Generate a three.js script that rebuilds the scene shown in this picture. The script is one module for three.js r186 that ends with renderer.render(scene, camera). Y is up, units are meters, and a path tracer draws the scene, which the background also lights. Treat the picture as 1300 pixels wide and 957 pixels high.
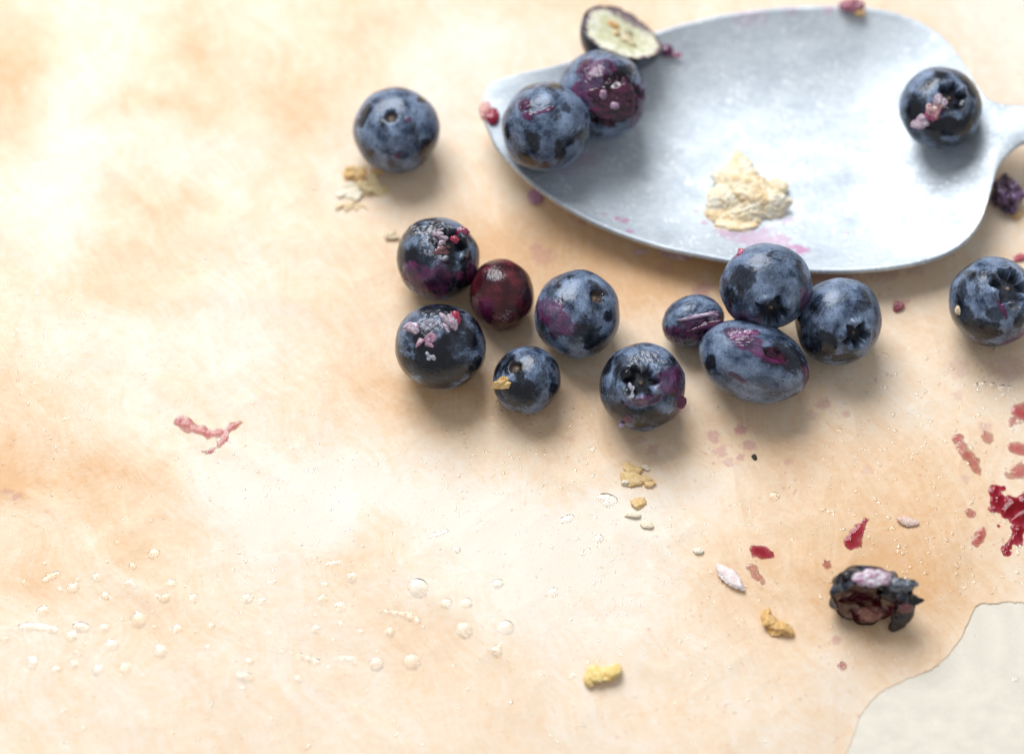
import * as THREE from 'three';
import { createNoise3D } from 'simplex-noise';
import { RectAreaLightUniformsLib } from 'three/addons/lights/RectAreaLightUniformsLib.js';
import { mergeGeometries } from 'three/addons/utils/BufferGeometryUtils.js';

// ------------------------------------------------------------------ camera, light, exposure
const scene = new THREE.Scene();
const W = 1300, H = 957, FOV = 16.1, ELEV = 65 * Math.PI / 180, DIST = 0.4;   // reference frame, lens, viewing angle
const camera = new THREE.PerspectiveCamera(FOV, W / H, 0.02, 6);
camera.position.set(0, DIST * Math.sin(ELEV), DIST * Math.cos(ELEV));
camera.lookAt(0, 0, 0);
camera.updateMatrixWorld(true);
camera.userData.fStop = 6.8;
const renderer = new THREE.WebGLRenderer({ antialias: true });
renderer.toneMapping = THREE.LinearToneMapping;
renderer.toneMappingExposure = 1.36;
renderer.shadowMap.enabled = true;
RectAreaLightUniformsLib.init();
scene.background = new THREE.Color(0.28, 0.288, 0.30);                        // the bright room around
const KEY = { pos: [-0.28, 0.87, -0.70], size: [0.74, 0.66], I: 6.5, color: [0.97, 0.985, 1.0] };
const key = new THREE.RectAreaLight(new THREE.Color(...KEY.color), KEY.I, ...KEY.size);
key.position.set(...KEY.pos);
key.lookAt(0, 0, 0);
scene.add(key);

// ------------------------------------------------------------------ helpers
function mulberry(a) { return () => { a = (a + 0x6d2b79f5) | 0; let t = Math.imul(a ^ (a >>> 15), 1 | a); t = (t + Math.imul(t ^ (t >>> 7), 61 | t)) ^ t; return ((t ^ (t >>> 14)) >>> 0) / 4294967296; }; }
const n3 = createNoise3D(mulberry(7));
function fbm(x, y, z, oct = 4) { let s = 0, a = 0.5, f = 1; for (let i = 0; i < oct; i++) { s += a * n3(x * f, y * f, z * f); a *= 0.5; f *= 2.03; } return s; }
const clamp = (x, a = 0, b = 1) => Math.min(b, Math.max(a, x));
const sstep = (a, b, x) => { const t = clamp((x - a) / (b - a)); return t * t * (3 - 2 * t); };
const lerp = (a, b, t) => a + (b - a) * t;
const mix3 = (a, b, t) => [lerp(a[0], b[0], t), lerp(a[1], b[1], t), lerp(a[2], b[2], t)];
const toS = (c) => { c = clamp(c); return Math.round(255 * (c <= 0.0031308 ? c * 12.92 : 1.055 * Math.pow(c, 1 / 2.4) - 0.055)); };
const V = (x, y, z) => new THREE.Vector3(x, y, z);
const RIGHT = V(1, 0, 0), UP = V(0, Math.cos(ELEV), -Math.sin(ELEV)), FRONT = V(0, Math.sin(ELEV), Math.cos(ELEV));
const FPX = (H / 2) / Math.tan(FOV * Math.PI / 360);
function at(px, py, h = 0) {                                   // the point at height h seen at that place of the photograph
  const d = V(0, 0, 0).addScaledVector(RIGHT, (px - W / 2) / FPX).addScaledVector(UP, -(py - H / 2) / FPX).addScaledVector(FRONT, -1);
  const t = (h - camera.position.y) / d.y;
  return camera.position.clone().addScaledVector(d, t);
}
const mpp = (p) => (DIST - p.dot(FRONT)) / FPX;                // metres per photograph pixel at a point
const names = new Map();
function numbered(n) { const k = names.get(n) || 0; names.set(n, k + 1); return k ? n + '_' + String(k).padStart(3, '0') : n; }
function shade(o) { o.traverse((m) => { if (m.isMesh) { m.castShadow = true; m.receiveShadow = true; } }); return o; }
function tag(o, label, category, group, kind) { if (label) o.userData.label = label; if (category) o.userData.category = category; if (group) o.userData.group = group; if (kind) o.userData.kind = kind; return o; }
function thing(name, pos, label, category, group) { const g = new THREE.Group(); g.name = numbered(name); g.position.copy(pos); scene.add(g); return tag(g, label, category, group); }
function solo(name, geo, mat, pos, label, category, group) { const m = new THREE.Mesh(geo, mat); m.name = numbered(name); if (pos) m.position.copy(pos); m.castShadow = m.receiveShadow = true; scene.add(m); return tag(m, label, category, group); }
function part(name, geo, mat, parent, label) { const m = new THREE.Mesh(geo, mat); m.name = name; m.castShadow = m.receiveShadow = true; parent.add(m); if (label) m.userData.label = label; return m; }
function tex(w, h, fill, srgb) {                               // fill(x, y, out[3]) gives linear colour, or plain values
  const d = new Uint8Array(w * h * 4), o = [0, 0, 0];
  for (let y = 0, i = 0; y < h; y++) for (let x = 0; x < w; x++, i += 4) {
    fill(x, y, o);
    for (let c = 0; c < 3; c++) d[i + c] = srgb ? toS(o[c]) : Math.round(255 * clamp(o[c]));
    d[i + 3] = 255;
  }
  const t = new THREE.DataTexture(d, w, h);
  if (srgb) t.colorSpace = THREE.SRGBColorSpace;
  t.magFilter = THREE.LinearFilter; t.minFilter = THREE.LinearFilter; t.needsUpdate = true;
  return t;
}
function gridIndex(nu, nv, wrapU) { const ix = [], row = nu + 1; for (let v = 0; v < nv; v++) for (let u = 0; u < nu; u++) { const a = v * row + u, b = a + 1, c = a + row, d = c + 1; ix.push(a, c, b, b, c, d); } return ix; }
function geom(pos, uv, index) { const g = new THREE.BufferGeometry(); g.setAttribute('position', new THREE.Float32BufferAttribute(pos, 3)); if (uv) g.setAttribute('uv', new THREE.Float32BufferAttribute(uv, 2)); g.setIndex(index); g.computeVertexNormals(); return g; }

// ------------------------------------------------------------------ worktop and baking paper
const EDGE = [[-400, 1190], [300, 1130], [700, 1100], [900, 1070], [1020, 1030], [1062, 985], [1080, 945], [1093, 908], [1112, 884], [1128, 874], [1140, 868], [1165, 858], [1185, 849], [1205, 832], [1222, 808], [1232, 785], [1238, 771], [1246, 766], [1262, 767], [1280, 764], [1300, 766], [1340, 768], [1700, 772]].map(([x, y]) => at(x, y, 0));
function edgeZ(x) { for (let i = 1; i < EDGE.length; i++) if (x <= EDGE[i].x) { const a = EDGE[i - 1], b = EDGE[i]; return lerp(a.z, b.z, clamp((x - a.x) / (b.x - a.x))) + 0.00022 * fbm(x * 900, 3, 1, 3) + 0.00016 * fbm(x * 4200, 5, 1, 2); } return EDGE[EDGE.length - 1].z; }
const CREASE = [[-0.066, -0.043, 1.0, 0.0012, 0.00016], [-0.052, -0.03, 1.08, 0.0014, 0.00018], [-0.041, -0.05, 1.12, 0.001, 0.00014], [-0.027, -0.036, 1.02, 0.0012, 0.00016], [-0.06, -0.005, 0.8, 0.0013, 0.00016], [-0.069, 0.022, 0.7, 0.0012, 0.00016], [-0.034, 0.018, 0.62, 0.0016, 0.00016], [-0.05, 0.032, 0.9, 0.0012, 0.00014], [-0.01, 0.036, 0.85, 0.0012, 0.00014], [0.018, 0.026, 0.7, 0.0014, 0.00014], [0.04, 0.018, 0.8, 0.0012, 0.00012], [0.05, 0.036, 0.75, 0.0014, 0.00014], [-0.072, -0.02, 1.05, 0.0034, 0.00028], [-0.05, -0.035, 1.02, 0.005, 0.0003], [-0.03, -0.045, 1.2, 0.004, 0.00022], [-0.058, 0.01, 0.65, 0.0045, 0.00028], [-0.02, 0.03, 0.5, 0.006, 0.0003], [-0.045, 0.042, 0.95, 0.003, 0.0002], [0.03, 0.03, 0.75, 0.006, 0.00028], [0.055, 0.02, 0.8, 0.004, 0.00018], [-0.035, -0.022, 0.12, 0.0035, 0.00025], [-0.038, -0.012, 0.08, 0.0025, 0.00018], [-0.012, -0.058, 1.1, 0.0028, 0.00022]];
function paperH(x, z) {                                        // soft waves and a few diagonal creases
  let h = 0.00055 + 0.00035 * fbm(x * 26 + 5, z * 20, 2.2, 2) + 0.00016 * fbm(x * 70, z * 55 - x * 40, 7.7, 2);
  const cr = x * 0.52 + z * 0.85, ca = -x * 0.85 + z * 0.52, r1 = 1 - Math.abs(n3(ca * 95 + 2, cr * 38, 3.3)), r2 = 1 - Math.abs(n3(ca * 60 + cr * 90, cr * 60 - ca * 70, 6.1)), r3 = 1 - Math.abs(n3(x * 160, z * 150, 8.4));
  h += 0.00013 * r1 * r1 * r1 * r1 + 0.00004 * r2 * r2 * r2 * r2 + 0.00002 * r3 * r3 * r3;
  for (const [cx, cz, a, w, amp] of CREASE) {
    const dx = x - cx, dz = z - cz, s = Math.cos(a) * dx + Math.sin(a) * dz, d = -Math.sin(a) * dx + Math.cos(a) * dz + 0.0018 * n3(s * 60, cx * 99, 0.5);
    h += amp * Math.exp(-(d * d) / (w * w)) * Math.exp(-(s * s) / (0.026 * 0.026));
  }
  const e = edgeZ(x) - z;
  return h * sstep(0.0, 0.016, e) + 0.00007 + 0.00009 * Math.max(0, 0.2 + n3(x * 160, z * 160, 3)) * Math.exp(-e / 0.003) * sstep(0.02, 0.05, x);
}
const onPaper = (px, py) => { let p = at(px, py, 0); p = at(px, py, paperH(p.x, p.z)); p.y = paperH(p.x, p.z); return p; };
{
  const top = new THREE.PlaneGeometry(1.2, 1.0, 1, 1); top.rotateX(-Math.PI / 2);
  const t = tex(512, 512, (x, y, o) => { const u = x / 512 * Math.PI * 2, v = y / 512 * Math.PI * 2, f = fbm(Math.cos(u) * 2, Math.sin(u) * 2, Math.cos(v) * 2 + Math.sin(v) * 3, 4), g = fbm(x * 0.21, y * 0.21, 3, 2); const k = 0.94 + 0.1 * f + 0.05 * g; o[0] = 0.86 * k; o[1] = 0.80 * k; o[2] = 0.68 * k; }, true);
  t.wrapS = t.wrapT = THREE.MirroredRepeatWrapping; t.repeat.set(20, 16);
  const m = solo('worktop', top, new THREE.MeshStandardMaterial({ map: t, roughness: 0.6 }), V(0, 0, 0));
  tag(m, 'pale grey green worktop under the torn corner of the tan paper', null, null, 'structure');
}
// paper colour: baked browning in patches with a grain, pink juice dye in specks
const PX0 = -0.1, PZ0 = -0.09, PW = 0.2, PD = 0.17;            // the textured stretch in metres, mirrored beyond
const q = (px, py) => { const p = at(px, py, 0); return [p.x, p.z]; };
const BROWN = [[15, 90, 70, 90, .8], [235, 75, 60, 50, .7], [215, 145, 90, 22, .6], [10, 500, 60, 100, .45], [20, 610, 90, 40, .95], [165, 615, 70, 45, .75], [50, 730, 60, 40, .6], [180, 690, 60, 30, .7], [190, 780, 70, 40, .4], [480, 700, 55, 40, .55], [520, 820, 60, 40, .4], [360, 120, 50, 80, .4], [395, 160, 40, 90, .45], [150, 345, 120, 60, .35], [460, 60, 60, 100, .4], [640, 320, 150, 90, .85], [880, 350, 160, 60, 1], [560, 500, 140, 60, .75], [700, 560, 160, 60, .5], [430, 390, 60, 90, .4], [1010, 560, 160, 60, .5], [1000, 730, 160, 90, .55], [1180, 640, 120, 90, .6], [620, 840, 80, 60, .15], [1150, 760, 100, 60, .6], [1240, 420, 100, 60, .3], [700, 20, 200, 40, .35], [220, 260, 60, 25, .4], [90, 360, 60, 60, .3]].map(([x, y, a, b, s]) => [...q(x, y), a * 0.000118, b * 0.00013, s]);
const PALE = [[350, 650, 190, 60, .9], [650, 700, 120, 110, .9], [270, 430, 160, 60, .5], [70, 290, 60, 160, .6], [100, 120, 60, 110, .5], [430, 600, 120, 70, .5], [30, 420, 60, 40, .3], [800, 720, 70, 90, .6], [880, 620, 100, 70, .4], [560, 120, 90, 60, .5], [300, 180, 130, 40, .45], [1290, 20, 80, 140, .7], [620, 40, 120, 50, .5], [1100, 560, 90, 60, .4]].map(([x, y, a, b, s]) => [...q(x, y), a * 0.000118, b * 0.00013, s]);
const PINK = [[735, 270, 14, .4], [742, 283, 8, .5], [690, 330, 16, .4], [680, 318, 9, .45], [845, 345, 12, .3], [905, 557, 10, .6], [915, 575, 9, .55], [942, 548, 9, .8], [950, 568, 9, .6], [925, 590, 7, .5], [940, 583, 6, .6], [1045, 515, 10, .5], [1030, 530, 8, .35], [1075, 528, 6, .4], [1120, 345, 22, .45], [1060, 355, 30, .6], [1005, 352, 26, .6], [890, 372, 12, .6], [898, 366, 8, .6], [812, 560, 9, .3], [830, 572, 8, .4], [868, 520, 8, .4], [960, 478, 10, .3], [1150, 385, 6, .5], [1215, 470, 18, .25], [1100, 600, 7, .3], [725, 560, 6, .25], [1160, 345, 14, .3], [1060, 815, 7, .5], [1215, 505, 8, .3], [1250, 545, 9, .35], [1000, 590, 6, .4], [1280, 470, 24, .3], [22, 632, 7, .45], [10, 626, 6, .4], [1225, 610, 7, .3]].map(([x, y, r, s]) => [...q(x, y), r * 0.000118, s]);
const gauss = (list, x, z) => { let s = 0; for (const [cx, cz, a, b, k] of list) { const dx = (x - cx) / a, dz = (z - cz) / b, r = dx * dx + dz * dz; if (r < 9) s += k * Math.exp(-r); } return s; };
{
  const TW = 2000, TH = 1700;
  const map = tex(TW, TH, (i, j, o) => {
    const x = PX0 + (i + 0.5) / TW * PW, z = PZ0 + (j + 0.5) / TH * PD;
    const wx = x + 0.003 * n3(x * 70, z * 70, 4), wz = z + 0.003 * n3(x * 70, z * 70, 9);
    const rot = wx * 0.52 + wz * 0.85, acr = -wx * 0.85 + wz * 0.52;                                   // browning runs with the creases
    const fib = fbm(acr * 900, rot * 150, 17, 3), fib2 = fbm(x * 420 - z * 160, z * 900 + x * 200, 18, 2);
    let k = 0.36 + 0.22 * fbm(acr * 88, rot * 20, 1.5, 4) + 0.15 * fbm(x * 260, z * 260, 8, 3) + 0.22 * fib + 0.14 * fib2 + 0.9 * gauss(BROWN, wx, wz) - 0.55 * gauss(PALE, wx, wz);
    const g = n3(x * 2600, z * 2600, 2), g2 = n3(x * 900, z * 1100, 5);
    k += 0.08 * g + 0.07 * g2;
    k = clamp(k, 0, 1.25);
    let c = k < 0.55 ? mix3([0.90, 0.80, 0.68], [0.875, 0.665, 0.465], k / 0.55) : mix3([0.875, 0.665, 0.465], [0.77, 0.46, 0.23], (k - 0.55) / 0.7);
    const fleck = n3(x * 1500 + 40, z * 1500, 11) + 0.5 * n3(x * 400, z * 400, 12);
    if (fleck > 1.06) c = mix3(c, [0.62, 0.36, 0.18], 0.4);
    let p = 0;
    for (const [cx, cz, r, s] of PINK) { const dx = x - cx, dz = z - cz, d = Math.hypot(dx * 0.9 + dz * 0.3, dz * 1.1 - dx * 0.2) / r; if (d < 1.6) p = Math.max(p, s * sstep(1.15, 0.55, d + 0.7 * fbm(x * 900, z * 900, cx * 500, 2))); }
    const sp = n3(x * 700 + 9, z * 700, 21) + 0.4 * n3(x * 190, z * 190, 22);
    if (x > 0.012 && sp > 1.0) p = Math.max(p, 0.45 * sstep(1.0, 1.15, sp));
    c = mix3(c, [0.50, 0.17, 0.22], p * 0.75);
    o[0] = c[0]; o[1] = c[1]; o[2] = c[2];
  }, true);
  const bump = tex(1024, 1024, (i, j, o) => { const x = i / 1024 * 0.06, z = j / 1024 * 0.06; const b = 0.5 + 0.3 * fbm(x * 900, z * 900, 3, 3) + 0.2 * n3(x * 3000, z * 3000, 6), r = 0.5 + 0.12 * fbm(x * 120, z * 120, 31, 3); o[0] = b; o[1] = r; o[2] = 0; });
  for (const t of [map, bump]) t.wrapS = t.wrapT = THREE.MirroredRepeatWrapping;
  const b2 = bump; b2.repeat.set(PW / 0.06, PD / 0.06);
  const NU = 900, NV = 430, colX = (f) => f < 0.37 ? lerp(X0, 0.03, f / 0.37) : f < 0.92 ? lerp(0.03, 0.097, (f - 0.37) / 0.55) : lerp(0.097, X1, (f - 0.92) / 0.08), pos = [], uv = [], X0 = -0.17, X1 = 0.17, Z0 = -0.16;
  for (let v = 0; v <= NV + 1; v++) for (let u = 0; u <= NU; u++) {
    const x = colX(u / NU), e = edgeZ(x), f = Math.min(v, NV) / NV, z = lerp(Z0, e, 1 - Math.pow(1 - f, 1.15));
    pos.push(x, v > NV ? -0.00002 : paperH(x, z), v > NV ? z + 0.00003 : z);
    uv.push((x - PX0) / PW, (z - PZ0) / PD);
  }
  const g = geom(pos, uv, gridIndex(NU, NV + 1));
  const m = solo('baking_paper', g, new THREE.MeshPhysicalMaterial({ map, bumpMap: b2, bumpScale: 0.00003, roughnessMap: b2, roughness: 1, specularIntensity: 0.8 }), V(0, 0, 0));
  tag(m, 'tan baking paper with brown patches and a torn lower edge under the berries', 'paper');
}

// ------------------------------------------------------------------ spoon
const UPC = [[612, 134], [613.5, 122], [618, 112], [630, 103], [660, 94], [700, 85], [760, 68], [835, 41], [900, 23], [980, 11], [1060, 8], [1120, 13], [1165, 27], [1200, 50], [1225, 82], [1243, 112], [1256, 126], [1275, 132], [1300, 133], [1400, 138], [1560, 142]];
const LOC = [[612, 136], [613.5, 147], [618, 158], [630, 184], [660, 217], [700, 249], [760, 283], [835, 310], [900, 324], [980, 338], [1060, 342], [1120, 339], [1165, 332], [1200, 321], [1228, 303], [1247, 277], [1258, 243], [1266, 214], [1279, 194], [1300, 177], [1340, 172], [1400, 170], [1560, 172]];
const curve = (L) => { const c = L.map(([x, y]) => V(x, y, 0)); return (px) => { let i = 1; while (i < c.length - 1 && c[i].x < px) i++; const p0 = c[Math.max(i - 2, 0)], p1 = c[i - 1], p2 = c[i], p3 = c[Math.min(i + 1, c.length - 1)], t = clamp((px - p1.x) / (p2.x - p1.x)); const m1 = (p2.y - p0.y) / (p2.x - p0.x || 1), m2 = (p3.y - p1.y) / (p3.x - p1.x || 1), h = p2.x - p1.x, t2 = t * t, t3 = t2 * t; return (2 * t3 - 3 * t2 + 1) * p1.y + (t3 - 2 * t2 + t) * h * m1 + (-2 * t3 + 3 * t2) * p2.y + (t3 - t2) * h * m2; }; };
const upAt = curve(UPC), loAt = curve(LOC);
const rimH = (px) => 0.0062 + 0.0012 * sstep(800, 615, px) + 0.0022 * sstep(1180, 1300, px) + 0.010 * sstep(1280, 1560, px);
const bowlDepth = (px) => 0.0050 * Math.pow(sstep(605, 900, px), 0.8) * sstep(1275, 1080, px);
function spoonPoint(px, t) {                                   // t runs from the far rim (-1) to the near rim (1)
  const h = rimH(px), a = at(px, upAt(px), h), b = at(px, loAt(px), h), p = a.lerp(b, (t + 1) / 2);
  const dep = bowlDepth(px), k = 1 - Math.pow(Math.abs(t), 2.3);
  p.y = h - dep * k - 0.0004 * sstep(1230, 1290, px) * (t * t);
  return p;
}
function spoonH(x, z) {                                        // height of the bowl's inside at a place
  let best = 1, h = 0.004;
  for (let px = 615; px < 1300; px += 6) for (let t = -1; t <= 1; t += 0.05) { const p = spoonPoint(px, t), d = (p.x - x) ** 2 + (p.z - z) ** 2; if (d < best) { best = d; h = p.y; } }
  return h;
}
const onSpoon = (px, py) => { let h = 0.004, p; for (let i = 0; i < 4; i++) { p = at(px, py, h); h = spoonH(p.x, p.z); } p.y = h; return p; };
{
  const SX0 = -0.02, SZ0 = -0.07, SW = 0.14, SD = 0.07;
  const stain = [[960, 300, 30, .5], [985, 305, 22, .55], [925, 296, 18, .5], [1015, 319, 14, 1], [1003, 314, 9, .8], [790, 283, 10, .8], [783, 281, 5, 1], [955, 340, 8, .5], [800, 300, 6, .9], [768, 276, 7, .5], [920, 290, 12, .6], [1075, 292, 6, .3], [885, 262, 4, .4], [895, 280, 6, .6], [945, 305, 12, .6], [735, 160, 16, .3], [740, 200, 26, .3], [720, 220, 14, .3], [950, 25, 30, .25], [1050, 20, 10, .5], [1005, 22, 12, .25], [845, 70, 10, .5], [1000, 275, 12, .35]].map(([x, y, r, s]) => { const p = at(x, y, 0.004); return [p.x, p.z, r * 0.000118, s]; });
  const map = tex(1200, 600, (i, j, o) => {
    const x = SX0 + (i + 0.5) / 1200 * SW, z = SZ0 + (j + 0.5) / 600 * SD;
    const f = fbm(x * 60, z * 130, 3, 4), g = fbm(x * 700, z * 900, 5, 3), l = fbm(x * 300, z * 1700, 8, 2);
    let c = [0.59 + 0.11 * f + 0.07 * g + 0.08 * l, 0.645 + 0.11 * f + 0.07 * g + 0.08 * l, 0.695 + 0.10 * f + 0.08 * g + 0.06 * l];
    const pit = n3(x * 1800, z * 2200, 14) + 0.6 * fbm(x * 130, z * 130, 15, 2);
    if (pit > 0.85) c = mix3(c, [0.45, 0.46, 0.48], 0.55 * sstep(0.85, 1.05, pit));
    const dry = n3(x * 900 + 31, z * 800, 41) + 0.7 * fbm(x * 150, z * 150, 42, 3);
    if (dry > 0.62) c = mix3(c, [0.93, 0.94, 0.95], 0.55 * sstep(0.62, 0.9, dry));
    let p = 0;
    for (const [cx, cz, r, s] of stain) { const d = Math.hypot(x - cx, (z - cz) * 1.4) / r; if (d < 1.7) p = Math.max(p, s * sstep(1.1, 0.4, d + 0.9 * fbm(x * 700, z * 700, cx * 300, 2))); }
    c = mix3(c, [0.56, 0.16, 0.38], p * 0.7);
    o[0] = c[0]; o[1] = c[1]; o[2] = c[2];
  }, true);
  const rb = tex(1200, 600, (i, j, o) => {
    const x = SX0 + (i + 0.5) / 1200 * SW, z = SZ0 + (j + 0.5) / 600 * SD;
    o[0] = 0.5 + 0.35 * fbm(x * 1300, z * 1300, 2, 3) + 0.15 * fbm(x * 200, z * 500, 9, 2);
    o[1] = 0.60 + 0.15 * fbm(x * 110, z * 160, 4, 4) + 0.1 * fbm(x * 900, z * 900, 6, 2);
    o[2] = 1;
  });
  const steel = new THREE.MeshStandardMaterial({ map, roughnessMap: rb, roughness: 1, metalness: 0.66, bumpMap: rb, bumpScale: 0.00002 });
  const S = [], NT = 64, ring = [], TH = 0.0011;
  for (let i = 0; i <= 230; i++) { const s = i / 230; S.push(s < 0.15 ? 612 + 40 * Math.pow(s / 0.15, 1.7) : s < 0.9 ? lerp(652, 1320, (s - 0.15) / 0.75) : lerp(1320, 1560, (s - 0.9) / 0.1)); }
  const pos = [], uv = [], per = 2 * NT + 8;
  for (const px of S) {
    const row = [];
    for (let k = 0; k <= NT; k++) { const t = -1 + 2 * k / NT; row.push(spoonPoint(px, Math.sin(t * Math.PI / 2) * 0.35 + t * 0.65)); }
    const loop = row.map((p) => p.clone());
    const out1 = row[NT].clone().sub(row[NT - 1]).setY(0).normalize(), out0 = row[0].clone().sub(row[1]).setY(0).normalize();
    if (!isFinite(out1.x) || out1.lengthSq() < 0.5) { out1.set(0, 0, 1); out0.set(0, 0, -1); }
    for (const a of [0.3, 0.5, 0.7]) loop.push(row[NT].clone().addScaledVector(out1, TH * 0.35 * Math.sin(a * Math.PI)).add(V(0, -TH * 0.5 * (1 - Math.cos(a * Math.PI)), 0)));
    for (let k = NT; k >= 0; k--) loop.push(row[k].clone().add(V(0, -TH, 0)));
    for (const a of [0.7, 0.5, 0.3]) loop.push(row[0].clone().addScaledVector(out0, TH * 0.35 * Math.sin(a * Math.PI)).add(V(0, -TH * 0.5 * (1 - Math.cos(a * Math.PI)), 0)));
    loop.push(row[0].clone());
    ring.push(loop);
    for (const p of loop) { pos.push(p.x, p.y, p.z); uv.push((p.x - SX0) / SW, (p.z - SZ0) / SD); }
  }
  const nl = ring[0].length - 1, idx = gridIndex(nl, S.length - 1), whole = geom(pos, uv, idx.map((_, k) => idx[k - (k % 3) + [0, 2, 1][k % 3]]));
  { const nr = whole.attributes.normal; for (let i = 0; i < S.length; i++) { const a = i * (nl + 1), b = a + nl, n = V(0, 0, 0).fromBufferAttribute(nr, a).add(V(0, 0, 0).fromBufferAttribute(nr, b)).normalize(); nr.setXYZ(a, n.x, n.y, n.z); nr.setXYZ(b, n.x, n.y, n.z); } }
  const cut = S.findIndex((px) => px > 1268) * nl * 6;
  const base = at(930, 190, 0);
  const sp = thing('serving_spoon', base, 'worn grey metal serving spoon holding berries and a crumb', 'spoon');
  const take = (a, b) => { const g = whole.clone(); g.setIndex(Array.from(whole.index.array.slice(a, b))); g.translate(-base.x, -base.y, -base.z); return g; };
  part('bowl', take(0, cut), steel, sp);
  part('handle', take(cut, idx.length), steel, sp);
}

// ------------------------------------------------------------------ berries
const DARK = [0.006, 0.007, 0.012], BLOOM = [0.062, 0.125, 0.265], FROST = [0.44, 0.54, 0.70], JUICE = [0.085, 0.010, 0.065], PULP = [0.055, 0.006, 0.025];
const TWB = 640, THB = 320, PV = 1.35;
function rotTo(pole, spin) { return new THREE.Quaternion().setFromUnitVectors(V(0, 1, 0), pole).multiply(new THREE.Quaternion().setFromAxisAngle(V(0, 1, 0), spin)); }
const dirOf = (dx, dy, back) => { const z = Math.sqrt(Math.max(0, 1 - dx * dx - dy * dy)) * (back ? -1 : 1); return V(0, 0, 0).addScaledVector(RIGHT, dx).addScaledVector(UP, -dy).addScaledVector(FRONT, z).normalize(); };
function look(b, n, w, fine) {                                 // n: direction in the berry's own axes; w: the same in the scene
  const s = b.seed * 13.7, r = { d: 0, j: 0, w: 0, b: 0 };
  const x = w.dot(RIGHT), y = -w.dot(UP), f = w.dot(FRONT);
  const wob = fbm(n.x * 3.1 + s, n.y * 3.1, n.z * 3.1, 4), wob2 = fbm(n.x * 8 + s, n.y * 8, n.z * 8 + 5, 3);
  if (f > -0.1) for (const [kind, cx, cy, rx, ry = rx, rot = 0, k = 1] of b.marks) {
    const a = rot * Math.PI / 180, dx = x - cx, dy = y - cy, u = (dx * Math.cos(a) + dy * Math.sin(a)) / rx, v = (-dx * Math.sin(a) + dy * Math.cos(a)) / ry;
    const p = 1 - Math.hypot(u, v);
    if (p > -1.2) r[kind] = Math.max(r[kind], k * sstep(kind === 'b' ? -0.08 : -0.17, kind === 'b' ? 0.14 : 0.28, p + 0.5 * wob + (kind === 'd' ? 0.2 : 0.08) * wob2));
  }
  r.wob = wob; r.wob2 = wob2;
  return r;
}
function tri(x) { return Math.abs(((x % 1) + 1) % 1 - 0.5) * 2; }
function endShape(b, ph, az) {                                 // [radial change, how far inside the hollow]
  if (b.end === 'crown') {
    const k = tri(az * (b.lobes || 5) / (2 * Math.PI) + 0.13 * n3(Math.cos(az) * 1.3, Math.sin(az) * 1.3, b.seed * 3)), sz = b.crown || 1;
    const rs = sz * (0.22 + 0.19 * Math.pow(k, 1.2) + 0.03 * n3(Math.cos(az) * 2.5, Math.sin(az) * 2.5, b.seed)), d = ph - rs;
    const ins = sstep(0.025, -0.035, d);
    const button = 0.05 * Math.exp(-((ph / 0.07) ** 2));
    return [-0.2 * ins + (0.045 + 0.10 * (1 - k)) * Math.exp(-(((ph - 0.36 * sz) / 0.10) ** 2)) * (1 - ins) - 0.02 * sstep(0.6, 0.4, ph) + button * ins, ins];
  }
  if (b.end === 'scar') {
    const sz = b.crown || 1, ins = sstep(0.15, 0.09, ph / sz + 0.02 * n3(Math.cos(az) * 1.5, Math.sin(az) * 1.5, b.seed));
    return [-0.13 * ins - 0.045 * sstep(0.45, 0.1, ph / sz) + 0.012 * Math.exp(-(((ph / sz - 0.2) / 0.05) ** 2)), ins];
  }
  return [0, 0];
}
function berryShape(b, ph, az) {                               // radius at an angle, with what lies there
  const n = V(Math.sin(ph) * Math.cos(az), Math.cos(ph), Math.sin(ph) * Math.sin(az)), w = n.clone().applyQuaternion(b.q), m = look(b, n, w);
  const [er, ins] = endShape(b, ph, az), s = b.seed * 5.1;
  let r = 1 + 0.022 * n3(n.x * 1.1 + s, n.y * 1.1, n.z * 1.1) + (b.rough || 0.006) * fbm(n.x * 5 + s, n.y * 5, n.z * 5, 3) + er;
  r += 0.007 * m.j * (0.7 + 0.8 * n3(n.x * 3.5, n.y * 3.5 + s, n.z * 3.5)) + 0.02 * m.w * (0.5 + n3(n.x * 16 + s, n.y * 16, n.z * 16));
  if (m.b) r += m.b * (-0.07 + 0.10 * fbm(n.x * 3.2 + s, n.y * 3.2, n.z * 3.2, 2) + 0.012 * n3(n.x * 9, n.y * 9, n.z * 9 + s)) + 0.035 * 4 * m.b * (1 - m.b);
  return { n, w, m, ins, r };
}
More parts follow.
